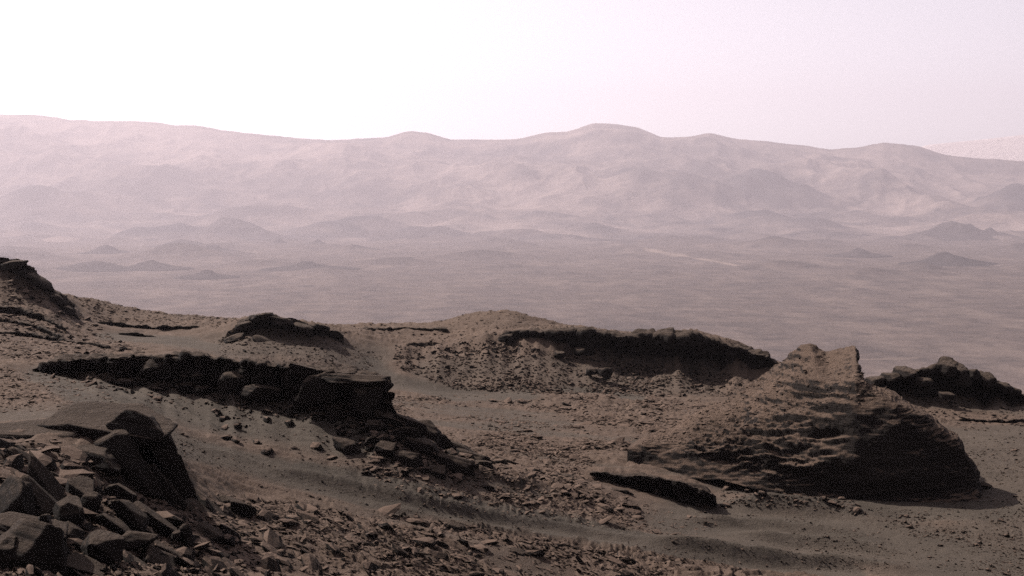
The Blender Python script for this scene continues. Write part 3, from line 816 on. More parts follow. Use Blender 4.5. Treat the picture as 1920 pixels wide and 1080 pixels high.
FAR = [
 (1640,714,138.2,36,18,2.4,-14,10,'low dark block on the left shoulder of the pointed hill','rock block'),
 (1668,706,138.0,30,18,2.2,-14,10,'dark block left of the pointed summit, upper of a pair','rock block'),
 (1700,700,137.8,34,22,2.4,-18,10,'dark wedge of rock leaning on the pointed summit from the left','rock block'),
 (1775,694,137.6,30,34,2.2,0,20,'dark pyramid forming the summit of the pointed hill','rock block'),
 (1800,708,137.4,26,40,2.0,20,20,'tall dark block right of the pointed summit','rock block'),
 (1826,704,137.8,20,26,1.6,10,10,'rounded upright block standing on the right shoulder of the pointed hill','boulder'),
 (1850,716,137.8,30,28,2.0,24,10,'grey angular block below the upright block, right edge hill','rock block'),
 (1884,728,138.2,32,20,2.0,24,10,'sloping slab low on the right shoulder of the pointed hill','rock slab'),
 (1730,716,137.2,40,22,2.4,0,10,'broad dark block in the face of the pointed hill','rock block'),
 (1775,742,134.8,30,16,1.6,0,10,'rubble boulder on sand under the pointed hill face','boulder'),
 (458,612,148.6,40,22,3.0,-20,10,'dark crag block at the left end of the craggy cap','rock block'),
 (492,594,149.4,50,16,3.0,-4,10,'flat dark slab topping the craggy cap','rock slab'),
 (530,604,149.6,44,18,2.6,8,10,'dark block right of the top slab on the craggy cap','rock block'),
 (490,642,146.0,40,24,2.4,20,10,'lone dark boulder below the craggy cap','boulder'),
 (440,634,146.6,50,14,2.4,-18,10,'dark slab on the left flank below the craggy cap','rock slab'),
 (570,615,149.8,40,16,2.4,14,10,'low dark block on the right flank of the craggy cap','rock block'),
 (1110,695,152.0,24,14,1.8,0,10,'black boulder in the scree below the long cliff','boulder'),
 (1135,700,151.0,30,18,1.8,10,10,'largest black boulder of the cluster below the long cliff','boulder'),
 (1085,660,160.0,22,16,1.6,-10,10,'pale boulder perched at the left foot of the long cliff','boulder'),
 (950,634,161.0,30,18,2.0,-20,10,'pale rounded rock where the long cliff begins','rock'),
 (1050,665,158.0,20,14,1.6,0,10,'rock on the scree top left of the black boulders','rock'),
 (28,496,154.6,40,20,3.0,-6,10,'dark knob on the very crest of the left hill','rock'),
 (70,525,155.0,50,18,3.0,40,10,'dark sloping slab below the crest knob of the left hill','rock slab'),
 (112,562,155.4,44,18,2.6,44,10,'dark slab low on the right edge of the left hill','rock slab'),
 (128,582,154.6,24,20,1.8,30,10,'rounded boulder at the lower end of the left hill crag','boulder'),
]
for i, (u, v, Y, w, h, dp, tl, yw, lab, cat) in enumerate(FAR):
    w, h = w * 0.85, h * 0.8
    boulder(u, v, Y, w, h, dp, tl, yw, seed=500 + i, label=lab, cat=cat, name=cat.replace(' ', '_'), sub=3,
            strata=0.03, rough=0.16, soft=60, box=0.3, cuts=10)

# ------------------------------------------------------------------ loose stones
def hull_variants(n, npts, flat, seed):
    out = []
    rng = np.random.RandomState(seed)
    for k in range(n):
        pts = rng.normal(0, 1, (npts, 3)); pts /= np.linalg.norm(pts, axis=1, keepdims=True)
        pts = np.sign(pts) * np.abs(pts) ** 0.75
        pts *= rng.uniform(0.8, 1.05, (npts, 1))
        pts *= np.array([1, rng.uniform(0.6, 0.9), flat * rng.uniform(0.7, 1.3)])
        bm = bmesh.new()
        for q in pts: bm.verts.new(q)
        r = bmesh.ops.convex_hull(bm, input=bm.verts)
        dead = [g for g in bm.verts if not g.link_faces]
        bmesh.ops.delete(bm, geom=dead, context='VERTS')
        bmesh.ops.triangulate(bm, faces=bm.faces)
        bmesh.ops.recalc_face_normals(bm, faces=bm.faces)
        bm.verts.index_update()
        out.append((np.array([q.co[:] for q in bm.verts]), np.array([[q.index for q in g.verts] for g in bm.faces])))
        bm.free()
    return out
PLATE = hull_variants(14, 13, 0.30, 1)
CHUNK = hull_variants(14, 13, 0.62, 2)

def rot_mats(yaw, tilt, pitch):
    cy, sy = np.cos(yaw), np.sin(yaw); ct, st = np.cos(tilt), np.sin(tilt); cp, sp = np.cos(pitch), np.sin(pitch)
    o, i = np.zeros_like(yaw), np.ones_like(yaw)
    Rz = np.stack([cy, -sy, o, sy, cy, o, o, o, i], -1).reshape(-1, 3, 3)
    Ry = np.stack([ct, o, st, o, i, o, -st, o, ct], -1).reshape(-1, 3, 3)
    Rx = np.stack([i, o, o, o, cp, -sp, o, sp, cp], -1).reshape(-1, 3, 3)
    return Ry @ Rx @ Rz

def poly_in(poly, u, v):
    inside = np.zeros(len(u), bool)
    n = len(poly)
    for i in range(n):
        x1, y1 = poly[i]; x2, y2 = poly[(i + 1) % n]
        c = ((y1 > v) != (y2 > v)) & (u < (x2 - x1) * (v - y1) / (y2 - y1 + 1e-9) + x1)
        inside ^= c
    return inside

VIS = None
def visible_map():
    """rows whose ground is not hidden behind nearer ground in the same column"""
    global VIS
    vv = V0 - Zt * F / YY
    m = np.minimum.accumulate(vv, 0)
    VIS = vv <= m + 6
visible_map()
VT = V0 - Zt * F / YY
rng = np.random.RandomState(7)
singles = []          # stones that become objects of their own: (size px, dict)

def scatter(key, poly, n, smin, smax, shapes, tilt=0.0, tj=0.2, power=2.2, ymin=40, ymax=200, sandw=1.0, clump=0.0, sink=0.25, top=0, label='', group='', long=1.0):
    uu, vv = U[:NR - 26], VT[:NR - 26]
    m = VIS[:NR - 26] & (YY[:NR - 26] > ymin) & (YY[:NR - 26] < ymax) & (uu > poly_bb(poly)[0]) & (uu < poly_bb(poly)[1])
    ii, jj = np.nonzero(m)
    k = poly_in(poly, U[ii, jj], VT[ii, jj])
    ii, jj = ii[k], jj[k]
    if len(ii) == 0: print('EMPTY', key); return
    # weight: picture area of the cell, so that stones are spread evenly over the ground seen
    w = np.abs(VT[ii, jj] - VT[np.minimum(ii + 1, NR - 1), jj]) + 0.15
    w = w * (1 - (1 - sandw) * sand[ii, jj])
    if clump > 0:
        c = fbm2(X[ii, jj] / 3.5, YY[ii, jj] / 3.5, 3, 91)
        w = w * (1 - clump + clump * sstep(-0.15, 0.35, c) * 2)
    pick = rng.choice(len(ii), n, p=w / w.sum())
    i, j = ii[pick], jj[pick]
    ux = us[j] + rng.uniform(-1, 1, n); y = Yr[i] + rng.uniform(0, 1, n) * (Yr[i + 1] - Yr[i])
    x = (ux - 960) / F * y
    sp = smin * (1 - rng.uniform(0, 1, n) * (1 - (smin / smax) ** power)) ** (-1 / power)
    size = sp / F * y / 2
    z = ground_z(x, y) + size * (0.12 - sink * 0.4)
    yaw = rng.uniform(0, 6.28, n); tl = tilt + rng.normal(0, tj, n); pt = rng.normal(0, tj, n)
    order = np.argsort(-sp)
    sel = order[:top]
    for a in sel:
        singles.append((sp[a], (x[a], y[a], z[a]), (yaw[a], tl[a], pt[a]), size[a], shapes is PLATE, label, group))
    rest = order[top:]
    R = rot_mats(yaw, tl, pt)
    V_, F_, off = [], [], 0
    var = rng.randint(0, len(shapes), n)
    for kk, (sv, sf) in enumerate(shapes):
        idx = rest[var[rest] == kk]
        if len(idx) == 0: continue
        stretch = np.stack([long * rng.uniform(0.8, 1.5, len(idx)), rng.uniform(0.7, 1.1, len(idx)) / long ** 0.5, rng.uniform(0.6, 1.3, len(idx))], -1)
        P_ = sv[None] * stretch[:, None, :] * size[idx][:, None, None]
        P_ = np.einsum('nij,nkj->nki', R[idx], P_) + np.stack([x[idx], y[idx], z[idx]], -1)[:, None, :]
        V_.append(P_.reshape(-1, 3))
        F_.append((sf[None] + (off + np.arange(len(idx)) * len(sv))[:, None, None]).reshape(-1, 3))
        off += len(idx) * len(sv)
    return np.concatenate(V_), np.concatenate(F_)

def poly_bb(p):
    return min(a for a, b in p), max(a for a, b in p)

def stuff(name, parts):
    parts = [p for p in parts if p is not None]
    off = 0; V_, F_ = [], []
    for v, f in parts:
        V_.append(v); F_.append(f + off); off += len(v)
    me = mesh_from_arrays(name, np.concatenate(V_), np.concatenate(F_), smooth=False)
    tag(link(name, me, M_STONE), kind='stuff')

stuff('basin_stones', [
    scatter('basin', [(700,745),(900,740),(1300,742),(1380,790),(1230,830),(1100,880),(1000,900),(850,840),(740,770)], 8500, 4, 20, PLATE, power=2.6, ymin=88, clump=0.9, sandw=0.2, top=45,
            label='small flat dark stone lying on the basin floor', group='flat stones on the basin floor'),
    scatter('mid', [(850,880),(1000,880),(1110,890),(1140,925),(1350,985),(1300,1010),(1000,975),(700,915),(700,880)], 2600, 5, 26, PLATE, power=2.4, ymin=70, ymax=96, clump=0.5, sandw=0.3, top=40,
            label='dark flat stone on the stony flat between the long dune and the ledge', group='stones on the middle flat'),
])
stuff('slope_rubble', [
    scatter('near', [(0,900),(420,930),(700,960),(1100,1025),(1250,1080),(1250,1110),(-60,1110)], 7000, 6, 36, PLATE, tilt=0.34, tj=0.28, power=2.3, ymin=41, ymax=80, clump=0.5, sandw=0.3, top=70, long=1.35,
            label='dark tilted plate of rock on the rubble slope in the foreground', group='tilted plates on the foreground slope'),
    scatter('near2', [(0,840),(110,870),(250,930),(420,950),(520,1080),(520,1110),(-60,1110)], 1500, 8, 56, PLATE, tilt=0.62, tj=0.3, power=1.9, ymin=41, ymax=62, top=60,
            label='dark angular stone among the rubble under the left outcrop', group='angular stones under the left outcrop'),
    scatter('slabs', [(-60,822),(110,828),(200,890),(140,965),(-60,940)], 260, 16, 64, PLATE, tilt=0.25, tj=0.16, power=1.6, ymin=44, ymax=60, top=14,
            label='x', group='stacked slabs at the left edge'),
    scatter('slabs2', [(280,960),(480,985),(640,1080),(300,1080)], 160, 16, 60, PLATE, tilt=0.5, tj=0.16, power=1.8, ymin=44, ymax=66, top=16,
            label='x', group='long slabs on the slope right of the outcrop'),
    scatter('plateau', [(0,690),(120,700),(200,740),(250,770),(120,770),(0,775)], 900, 5, 20, PLATE, tj=0.15, power=2.4, ymin=58, ymax=92, clump=0.5, sandw=0.3, top=10,
            label='flat stone on the dusty ground above the left outcrop', group='stones on the dusty ground above the left outcrop'),
])
stuff('sand_slope_stones', [
    scatter('slope', [(240,745),(560,780),(760,800),(900,890),(700,900),(480,850),(300,770)], 650, 4, 26, CHUNK, power=1.9, ymin=64, ymax=84, clump=0.8, sandw=0.9, top=40,
            label='dark angular stone scattered on the sand slope under the shelf', group='stones on the sand slope under the shelf'),
    scatter('slope2', [(600,790),(760,790),(960,870),(900,905),(720,880)], 700, 5, 30, CHUNK, power=1.9, ymin=70, ymax=90, clump=0.3, top=20,
            label='rubble stone on the ridge running down from the shelf nose', group='stones on the rubble ridge'),
    scatter('shelf', [(60,690),(720,760),(760,800),(560,790),(250,740),(100,715)], 450, 6, 26, CHUNK, power=2.0, ymin=76, ymax=88),
])
stuff('scree', [
    scatter('ridge', [(740,650),(950,640),(1130,680),(1450,715),(1450,745),(1200,745),(860,735),(740,690)], 4200, 3.5, 16, CHUNK, power=2.4, ymin=130, ymax=166, clump=0.5, sandw=0.9),
    scatter('hillG', [(400,640),(500,620),(640,640),(720,670),(690,700),(420,680)], 900, 3, 9, CHUNK, power=2.6, ymin=128, ymax=160, sandw=0.9),
    scatter('ridgetop', [(600,600),(850,585),(960,578),(1100,615),(1380,635),(1380,650),(1100,625),(850,645),(600,625)], 900, 3, 12, PLATE, power=2.6, ymin=160, ymax=190),
    scatter('hillH', [(0,480),(140,580),(220,640),(300,660),(0,680)], 3600, 4, 28, PLATE, power=2.2, ymin=90, ymax=170, clump=0.4),
    scatter('ridgeI', [(120,545),(280,578),(450,600),(420,618),(180,605)], 1400, 3, 14, PLATE, power=2.5, ymin=155, ymax=195),
    scatter('hillJ', [(1600,740),(1920,750),(1920,800),(1650,790)], 700, 3, 14, CHUNK, power=2.3, ymin=120, ymax=150),
])
stuff('flat_gravel', [
    scatter('right', [(1800,800),(1920,800),(1920,1080),(1760,1080),(1700,990),(1540,960),(1840,940)], 1300, 3, 12, CHUNK, power=3.0, ymin=70, ymax=130, clump=0.6, sandw=1.0, top=10,
            label='small dark stone on the grey sand right of the butte', group='stones on the grey sand flat'),
    scatter('sandpeb', [(1300,960),(1700,980),(1920,1000),(1920,1080),(1200,1080)], 1500, 2.2, 9, CHUNK, power=2.6, ymin=66, ymax=100, clump=0.85, sandw=1.0),
    scatter('roadpeb', [(180,740),(330,810),(560,880),(1000,980),(1300,1040),(1300,1070),(900,1000),(500,920),(280,830)], 900, 2.5, 12, CHUNK, power=2.4, ymin=60, ymax=90, clump=0.8, sandw=1.0),
    scatter('front', [(1350,890),(1600,935),(1620,960),(1350,955)], 450, 4, 18, CHUNK, power=2.2, ymin=80, ymax=100, top=10,
            label='dark stone on the sand at the foot of the butte', group='stones at the foot of the butte'),
])
# rubble lying on the butte's sunlit back
G = butte_G
gi, gj = np.nonzero(np.ones(G.shape[:2], bool)); 
gv = V0 - G[..., 2] / G[..., 1] * F; gu = 960 + F * G[..., 0] / G[..., 1]
ok = poly_in([(1200,830),(1480,665),(1540,660),(1600,690),(1690,745),(1560,760),(1400,800),(1280,830)], gu.ravel(), gv.ravel()) & (gi.reshape(G.shape[:2]) <= np.argmin(gv, 0)[None, :] + 2).ravel() & (gi > 20)
cand = np.nonzero(ok)[0]
n = 1700
pk = rng.choice(cand, n)
pos = G.reshape(-1, 3)[pk] + rng.uniform(-0.1, 0.1, (n, 3)) * [1, 1, 0]
sz = 3.0 * (1 - rng.uniform(0, 1, n) * (1 - (3.0 / 10) ** 2.6)) ** (-1 / 2.6) / F * pos[:, 1] / 2
Rm = rot_mats(rng.uniform(0, 6.28, n), rng.normal(-0.35, 0.2, n), rng.normal(0, 0.2, n))
V_, F_, off = [], [], 0
var = rng.randint(0, 14, n)
for kk, (sv, sf) in enumerate(PLATE):
    idx = np.nonzero(var == kk)[0]
    q = np.einsum('nij,nkj->nki', Rm[idx], sv[None] * sz[idx][:, None, None] * np.array([1.3, 1, 1])) + pos[idx][:, None, :]
    V_.append(q.reshape(-1, 3)); F_.append((sf[None] + (off + np.arange(len(idx)) * len(sv))[:, None, None]).reshape(-1, 3)); off += len(idx) * len(sv)
stuff('butte_rubble', [(np.concatenate(V_), np.concatenate(F_))])

# the larger loose stones, each an object of its own
shp = {}
for flat in (True, False):
    for k in range(10):
        p, f = boulder_arrays(700 + k + 50 * flat, 2, cuts=6, soft=30, strata=0.0, rough=0.14, box=0.3)
        p = p * np.array([1.25, 0.85, 0.34 if flat else 0.68])
        m_ = mesh_from_arrays('stone', p, f, smooth=False); m_.materials.append(M_STONE)
        shp[(flat, k)] = m_
WHERE = {
 'flat stones on the basin floor': ('flat stone', 'basin floor'),
 'stones on the middle flat': ('dark flat stone', 'middle stony flat'),
 'tilted plates on the foreground slope': ('tilted plate', 'foreground slope'),
 'stacked slabs at the left edge': ('flat slab', 'slab stack, left edge'),
 'long slabs on the slope right of the outcrop': ('tilted slab', 'slope right of outcrop'),
 'angular stones under the left outcrop': ('angular stone', 'left talus'),
 'stones on the dusty ground above the left outcrop': ('flat stone', 'dusty upper ground'),
 'stones on the sand slope under the shelf': ('angular stone', 'shelf sand slope'),
 'stones on the rubble ridge': ('rubble stone', 'rubble ridge'),
 'stones on the grey sand flat': ('small stone', 'grey sand'),
 'stones at the foot of the butte': ('dark stone', 'butte foot'),
}
RANK = ['largest', 'second largest', 'third largest', 'fourth largest', 'fifth largest', 'sixth largest', 'seventh largest', 'eighth largest']
px = [(960 + F * q[1][0] / q[1][1], V0 - F * q[1][2] / q[1][1]) for q in singles]
cells = {}
for g in WHERE:
    ids = [k for k, q in enumerate(singles) if q[6] == g]
    if not ids: continue
    uu = sorted(px[k][0] for k in ids); 
    for k in ids:
        rank_u = uu.index(px[k][0]) / len(uu)
        near = sorted(px[j][1] for j in ids if abs(px[j][0] - px[k][0]) < (uu[-1] - uu[0]) / 6 + 1)
        rank_v = near.index(px[k][1]) / len(near)
        cu = ['far left', 'left', 'middle', 'right', 'far right'][min(4, int(rank_u * 5))]
        cv = ['far', 'mid', 'near'][min(2, int(rank_v * 3))]
        cells.setdefault((g, cu, cv), []).append(k)
for (g, cu, cv), ids in cells.items():
    ids.sort(key=lambda k: -singles[k][0])
    kind_, place = WHERE[g]
    for n_, k in enumerate(ids):
        q = singles[k]
        side = {'far': 'distant side', 'mid': 'middle', 'near': 'near side'}[cv]
        singles[k] = q[:5] + ('%s %s, %s, %s of the %s' % (RANK[min(n_, 7)], kind_, cu, side, place), q[6])
for i, (sp, pos, rot, size, flat, lab, grp) in enumerate(singles):
    o = bpy.data.objects.new('stone', shp[(flat, i % 10)])
    COL.objects.link(o)
    o.location = pos
    o.rotation_euler = (Matrix.Rotation(rot[1], 3, 'Y') @ Matrix.Rotation(rot[2], 3, 'X') @ Matrix.Rotation(rot[0], 3, 'Z')).to_euler()
    o.scale = (size * 1.1,) * 3
    tag(o, lab, 'stone', grp)

# ------------------------------------------------------------------ crater floor, far hills, mountains
ZF = -400.0
fu = np.concatenate([np.linspace(-2600, -130, 40), np.linspace(-120, 2040, 640), np.linspace(2050, 4500, 40)])
fY = 2650 * (24500 / 2650) ** np.linspace(0, 1, 460)
FU = np.broadcast_to(fu[None], (len(fY), len(fu))); FY = np.broadcast_to(fY[:, None], FU.shape)
FX = (FU - 960) / F * FY
FZ = ZF + 9 * fbm2(FX / 1400, FY / 1400, 5, 201, 0.55) * sstep(2600, 4000, FY) + 42 * (ridged2(FX / 1900, FY / 1900, 5, 207) - 0.38) * sstep(6500, 13000, FY)
FV = V0 - FZ * F / FY
hr = np.random.RandomState(88)
def knolls(XX, YYf, ZZ, n, ylo, yhi, hlo, hhi, TT=None):
    for _ in range(n):
        yb = ylo * (yhi / ylo) ** hr.uniform(0, 1)
        cx = hr.uniform(-0.42, 0.42) * yb
        rx = hr.uniform(0.012, 0.032) * yb; hh = hr.uniform(hlo, hhi) * rx
        ang = hr.uniform(0, 3.14)
        dx, dy = XX - cx, YYf - yb
        m = (np.abs(dx) < 4 * rx) & (np.abs(dy) < 4 * rx)
        if not m.any(): continue
        dx, dy = dx[m], dy[m]
        a_ = (dx * math.cos(ang) + dy * math.sin(ang)) / rx; b_ = (-dx * math.sin(ang) + dy * math.cos(ang)) / (rx * 0.55)
        w_ = 0.35 * fbm2(dx / rx * 1.3 + cx, dy / rx * 1.3, 3, 555)
        q = np.sqrt(a_ * a_ + b_ * b_) + w_
        ZZ[m] += hh * np.exp(-np.abs(q) ** 1.6 * 0.9)
        if TT is not None: TT[m] -= 0.32 * np.exp(-np.abs(q) ** 2)      # darker towards each top
cap_tone = np.zeros(FU.shape)
knolls(FX, FY, FZ, 80, 7000, 13500, 0.09, 0.24, cap_tone)
tone = np.zeros(FU.shape)
def tone_blob(u, v, w, h, amt):
    global tone
    d = ((FU - u) / w) ** 2 + ((V0 - ZF * F / FY - v) / h) ** 2
    d = d + 0.5 * fbm2(FX / 500, FY / 500, 3, 211)
    k = 1 - sstep(0.5, 1.2, d)
    tone = np.where(k > 0.001, tone * (1 - k) + amt * k, tone)
def tone_line(pts, hw, amt):
    global tone
    qx, qy = FU, V0 - ZF * F / FY
    for (ax, ay), (bx, by) in zip(pts[:-1], pts[1:]):
        dx, dy = bx - ax, by - ay
        tt = np.clip(((qx - ax) * dx + (qy - ay) * dy) / (dx * dx + dy * dy), 0, 1)
        d = np.hypot((qx - ax - tt * dx) * 0.35, qy - ay - tt * dy)
        k = (1 - sstep(0.4, 1.2, d / hw)) * (0.6 + 0.4 * noise2(FX / 300, FY / 300, 5))
        tone = np.where(k > 0.01, np.maximum(tone, amt * k), tone)
tone_blob(747, 487, 30, 2.6, -0.9); tone_blob(690, 471, 30, 1.2, -0.5); tone_blob(163, 411, 14, 1.5, -1); tone_blob(135, 439, 22, 1.3, -0.7)
tone_blob(575, 420, 55, 5, -0.7); tone_blob(1015, 475, 20, 1.0, -0.5); tone_blob(1110, 529, 24, 1.2, -0.5); tone_blob(575, 536, 18, 1.0, -0.5)
tone_blob(1410, 440, 10, 1, -0.6); tone_blob(1460, 523, 12, 1, -0.4); tone_blob(1660, 675, 50, 1.2, 0.2)
tone_line([(1150,446),(1140,453),(1165,463),(1230,473),(1285,482)], 3.0, 0.6); tone_line([(1285,482),(1340,490),(1400,502)], 2.2, 0.6); tone_line([(1400,502),(1500,512),(1600,520)], 1.5, 0.3)
tone_line([(1190,440),(1260,434),(1330,428)], 2.6, 0.6); tone_line([(880,435),(930,441),(980,449)], 1.6, 0.6); tone_line([(1600,675),(1720,672)], 1.6, 0.25)
tone_line([(600,415),(660,435)], 1.6, 0.5); tone_line([(1690,445),(1760,430)], 2.0, 0.4); tone_line([(300,428),(200,448)], 1.8, 0.35)
# long faint streaks of paler and darker sand
tone += np.clip(0.35 * fbm2(FX / 160, FY / 500, 6, 221, 0.75), -0.3, 0.25) * (np.abs(tone) < 0.05)
tone = np.clip(tone + cap_tone, -1, 1)
me = mesh_from_arrays('crater_floor', np.stack([FX, FY, FZ], -1).reshape(-1, 3), grid_faces(len(fY), len(fu)), {'tone': tone})
tag(link('crater_floor', me, M_FLOOR), kind='structure')

# low hills standing on the crater floor: (u, v top, v foot, half width in px)
HILLS = [(188,457,476,60),(410,402,452,170),(330,447,466,85),(390,457,473,60),(150,490,508,110),(270,490,506,90),(380,508,522,70),(575,492,508,110),
 (810,422,450,190),(792,437,452,60),(930,388,418,110),(1120,405,421,60),(1055,432,446,80),(1620,466,481,70),(1800,470,499,110),(1830,413,452,170),
 (1868,428,449,70),(1630,438,449,75),(700,404,414,70),(1600,393,403,90),(520,448,461,40),(590,448,462,45),(1490,404,414,110),(1910,395,408,90)]
for i, (u, vt, vb, hw) in enumerate(HILLS):
    Yh = -ZF * F / (vb - V0)
    Yh = min(Yh, 15500)
    hgt = (vb - vt) / F * Yh * 0.9
    rx = hw / F * Yh
    ry = rx * 1.0
    cx = (u - 960) / F * Yh
    cy = Yh + ry * 0.6
    n_r, n_a = 46, 120
    rr = np.linspace(0, 1, n_r)[:, None] ** 0.8; aa = np.linspace(0, 2 * math.pi, n_a)[None, :]
    hx, hy = rr * np.cos(aa), rr * np.sin(aa)
    wx = hx + 0.15 * fbm2(hx * 1.5 + i * 7, hy * 1.5, 3, 230); wy = hy + 0.15 * fbm2(hx * 1.5 + i * 7 + 40, hy * 1.5, 3, 231)
    r2 = np.hypot(wx, wy)
    prof = np.clip(1 - r2 / 0.98, 0, 1) ** 1.7 * (1.0) + 0.25 * np.exp(-(r2 / 0.28) ** 2)
    prof = prof / 1.15
    gul = ridged2(hx * 3.2 + i * 3, hy * 3.2, 4, 240 + i)
    hz = hgt * prof * (0.82 + 0.36 * gul)
    fall = sstep(1.0, 0.85, rr + 0 * aa)
    px, py = cx + hx * rx, cy + hy * ry
    pz = ZF - 14 + (hz + 14 + 2) * fall + 0 * px
    me = mesh_from_arrays('hill', np.stack([px, py, pz], -1).reshape(-1, 3), grid_faces(n_r, n_a)[:, ::-1], {'tone': np.full(n_r * n_a, -0.7 if i in (0, 14) else -0.6)})
    tag(link('hill', me, M_FLOOR), kind='structure')

# the crater rim
SKY = [(-1500,170),(-600,200),(0,214),(80,217),(130,226),(180,228),(250,229),(300,233),(325,238),(365,236),(420,246),(500,253),(580,262),(620,264),(680,260),(725,258),(770,246),(800,249),(845,262),(940,262),(975,262),(1020,252),(1070,250),(1110,238),(1165,240),(1200,245),(1240,260),(1285,258),(1330,250),(1380,260),(1450,266),(1500,272),(1560,280),(1610,276),(1655,267),(1720,273),(1770,290),(1830,296),(1920,302),(2500,330),(3400,335)]
MID = [(-1500,300),(0,335),(200,345),(400,355),(600,362),(800,362),(1000,368),(1200,366),(1400,370),(1600,378),(1920,382),(3400,384)]
mu = np.concatenate([np.linspace(-1500, -110, 60), np.linspace(-100, 2020, 900), np.linspace(2030, 3400, 60)])
mY = np.linspace(12500, 24000, 360)
MU = np.broadcast_to(mu[None], (len(mY), len(mu))); MY = np.broadcast_to(mY[:, None], MU.shape)
MX = (MU - 960) / F * MY
vs_ = gblur(np.interp(mu, [a for a, b in SKY], [b for a, b in SKY]), 2, 0)
vm_ = gblur(np.interp(mu, [a for a, b in MID], [b for a, b in MID]), 20, 0)
YC, YM, YF = 21500.0, 17500.0, 13000.0
vs_ = vs_ + 1.6 * fbm2(mu / 26, mu * 0, 4, 351, 0.6)
zc = (V0 - vs_) / F * YC; zm = (V0 - vm_) / F * YM
t0 = np.clip((MY - YF) / (YM - YF), 0, 1); t1 = np.clip((MY - YM) / (YC - YM), 0, 1)
zlow = ZF - 22 + (zm[None] - ZF) * t0 ** 1.9
zhi = zm[None] + (zc[None] - zm[None]) * (t1 ** 0.95)
MZ = np.where(MY < YM, zlow, zhi)
MZ = np.where(MY > YC, zc[None] - (MY - YC) * 0.28, MZ)
amp = (0.12 * sstep(YF, YF + 800, MY) + 0.88 * sstep(14500, 18000, MY)) * (1 - 0.95 * np.exp(-((MY - YC) / 700.0) ** 2)) * (MY < YC)
rid = ridged2(MX / 2600 + 0.12 * MY / 4200, MY / 2900, 6, 305, 0.55)
MZ = MZ + amp * 330 * (rid - 0.42)
MZ = MZ + 75 * (ridged2(MX / 1300, MY / 1500, 5, 317, 0.55) - 0.36) * sstep(YF, YF + 500, MY) * sstep(19500, 17000, MY)
MZ = MZ + amp * 85 * (ridged2(MX / 520, MY / 1100, 4, 319, 0.6) - 0.4) + amp * 40 * fbm2(MX / 700, MY / 700, 4, 311, 0.6)
def bump_on(u, vt, h, hw, Yb, sharp=1.3):
    """a spur or hill rising from the slope"""
    global MZ
    Yb = YM + (Yb - 23500) * (YC - YM) / 6000 if Yb > 23500 else 14200 + (Yb - 20200) * (YM - 14200) / 3300
    cx = (u - 960) / F * Yb; rx = hw / F * Yb; hh = 0.9 * h / F * Yb
    wx = (MX - cx) / rx + 0.2 * fbm2(MX / 900, MY / 900, 3, 321); wy = (MY - Yb) / (rx * 1.2) + 0.2 * fbm2(MX / 900, MY / 900, 3, 322)
    MZ = MZ + hh * np.exp(-(wx * wx + wy * wy) ** (sharp / 2) * 1.6) 
for b in [(900,305,34,95,24500),(1080,330,26,110,23500),(1270,337,34,110,23000),(1140,260,30,120,28000),(640,290,40,130,26500),(40,260,34,120,26500),(250,240,22,120,27500),
          (150,370,30,120,22000),(1470,300,24,90,25500),(1600,290,20,70,26500),(700,375,14,60,20500),(770,376,12,55,20300),(870,372,14,60,21000),(1000,375,12,60,20800),
          (1100,350,24,90,22400),(1650,320,14,70,24500),(1420,365,14,70,20500),(1560,372,12,110,20200),(1860,350,14,120,21500),(380,280,26,90,25500),(540,300,22,80,25000),(480,360,26,140,21500)]:
    bump_on(*b)
m_cap = np.zeros(MU.shape)
knolls(MX, MY, MZ, 260, 12900, 18500, 0.07, 0.18, m_cap)
zsky = (V0 - vs_)[None] / F * MY                      # nothing in front of the crest rises above it
over = np.where(MY < YC - 1, MZ - (zsky - 10 - 0.012 * (YC - MY)), -1e3)
MZ = MZ - np.where(over > -60, 30 * np.log1p(np.exp(np.clip(over, -300, 300) / 30)), 0)
m_tone = np.clip(0.9 * fbm2(MX / 2500, MY / 1800, 5, 331, 0.6) + 0.05, -0.45, 0.45) + np.clip(m_cap, -0.8, 0)
me = mesh_from_arrays('mountain_range', np.stack([MX, MY, MZ], -1).reshape(-1, 3), grid_faces(len(mY), len(mu)), {'tone': m_tone})
tag(link('mountain_range', me, M_MOUNT), kind='structure')

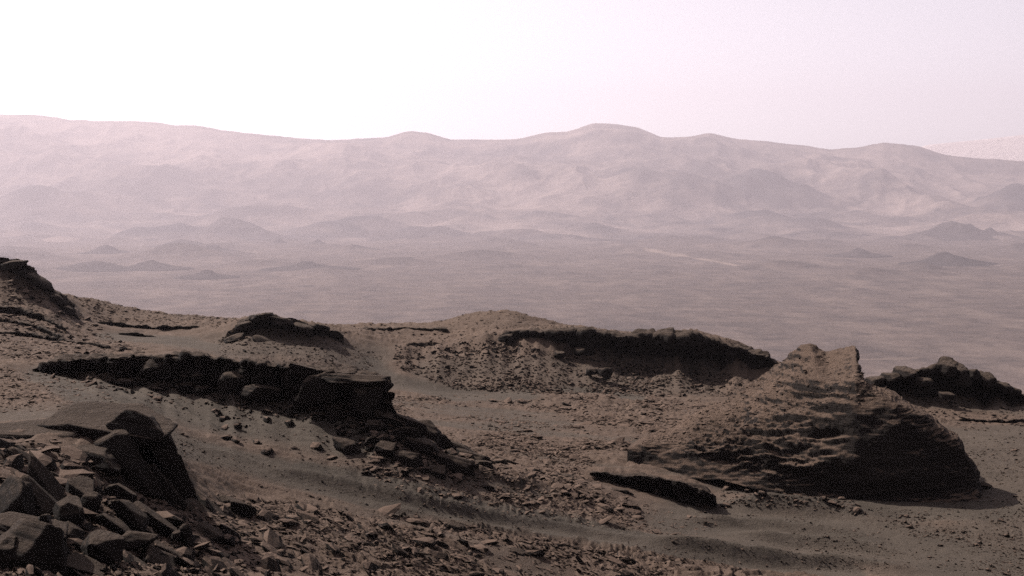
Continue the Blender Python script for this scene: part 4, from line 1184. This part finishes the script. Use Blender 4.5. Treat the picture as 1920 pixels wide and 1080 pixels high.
# mountain beyond, at the right edge; its pale colour paints in distance haze
du_ = np.linspace(1500, 3000, 160); dY_ = np.linspace(20000, 24500, 40)
DU = np.broadcast_to(du_[None], (40, 160)); DY = np.broadcast_to(dY_[:, None], DU.shape)
DX = (DU - 960) / F * DY
vd = np.interp(du_, [1500,1700,1740,1800,1860,1920,2100,2500,3000], [300,282,270,264,258,251,235,220,215])
zd = (V0 - vd) / F * 23500
DZ = ZF + (zd[None] - ZF) * np.clip((DY - 20000) / 3500, 0, 1) - np.clip(DY - 23500, 0, None) * 0.4 + 20 * fbm2(DX / 900, DY / 900, 4, 341) * np.clip((23500 - DY) / 2500, 0, 1)
me = mesh_from_arrays('distant_mountain', np.stack([DX, DY, DZ], -1).reshape(-1, 3), grid_faces(40, 160), {'tone': DX * 0 + 1.0})
M_HAZED = far_material('haze-painted far slopes', (0.42, 0.36, 0.36), (0.34, 0.29, 0.29), (0.50, 0.43, 0.43), 1 / 900.0)
tag(link('distant_mountain', me, M_HAZED), kind='structure')

# ------------------------------------------------------------------ dusty air
bm = bmesh.new()
bmesh.ops.create_cube(bm, size=1)
x0, x1, y0, y1, z0, z1 = -40000, 40000, -1500, 25500, -445, 1900
for q in bm.verts:
    q.co = ((x0 + x1) / 2 + q.co.x * (x1 - x0), (y0 + y1) / 2 + q.co.y * (y1 - y0), (z0 + z1) / 2 + q.co.z * (z1 - z0))
me = bpy.data.meshes.new('haze'); bm.to_mesh(me); bm.free()
mh, nt = new_mat('dusty air')
out = nt.nodes.new('ShaderNodeOutputMaterial')
pv = nt.nodes.new('ShaderNodeVolumePrincipled')
pv.inputs['Color'].default_value = (0.75, 0.665, 0.735, 1)
pv.inputs['Density'].default_value = 5.0e-5
pv.inputs['Anisotropy'].default_value = 0.4
nt.links.new(pv.outputs[0], out.inputs['Volume'])
tag(link('haze', me, mh), kind='stuff')
print('TRIS', sum(len(o.data.polygons) * (2 if len(o.data.polygons) and len(o.data.polygons[0].vertices) == 4 else 1) for o in sc.objects if o.type == 'MESH'))
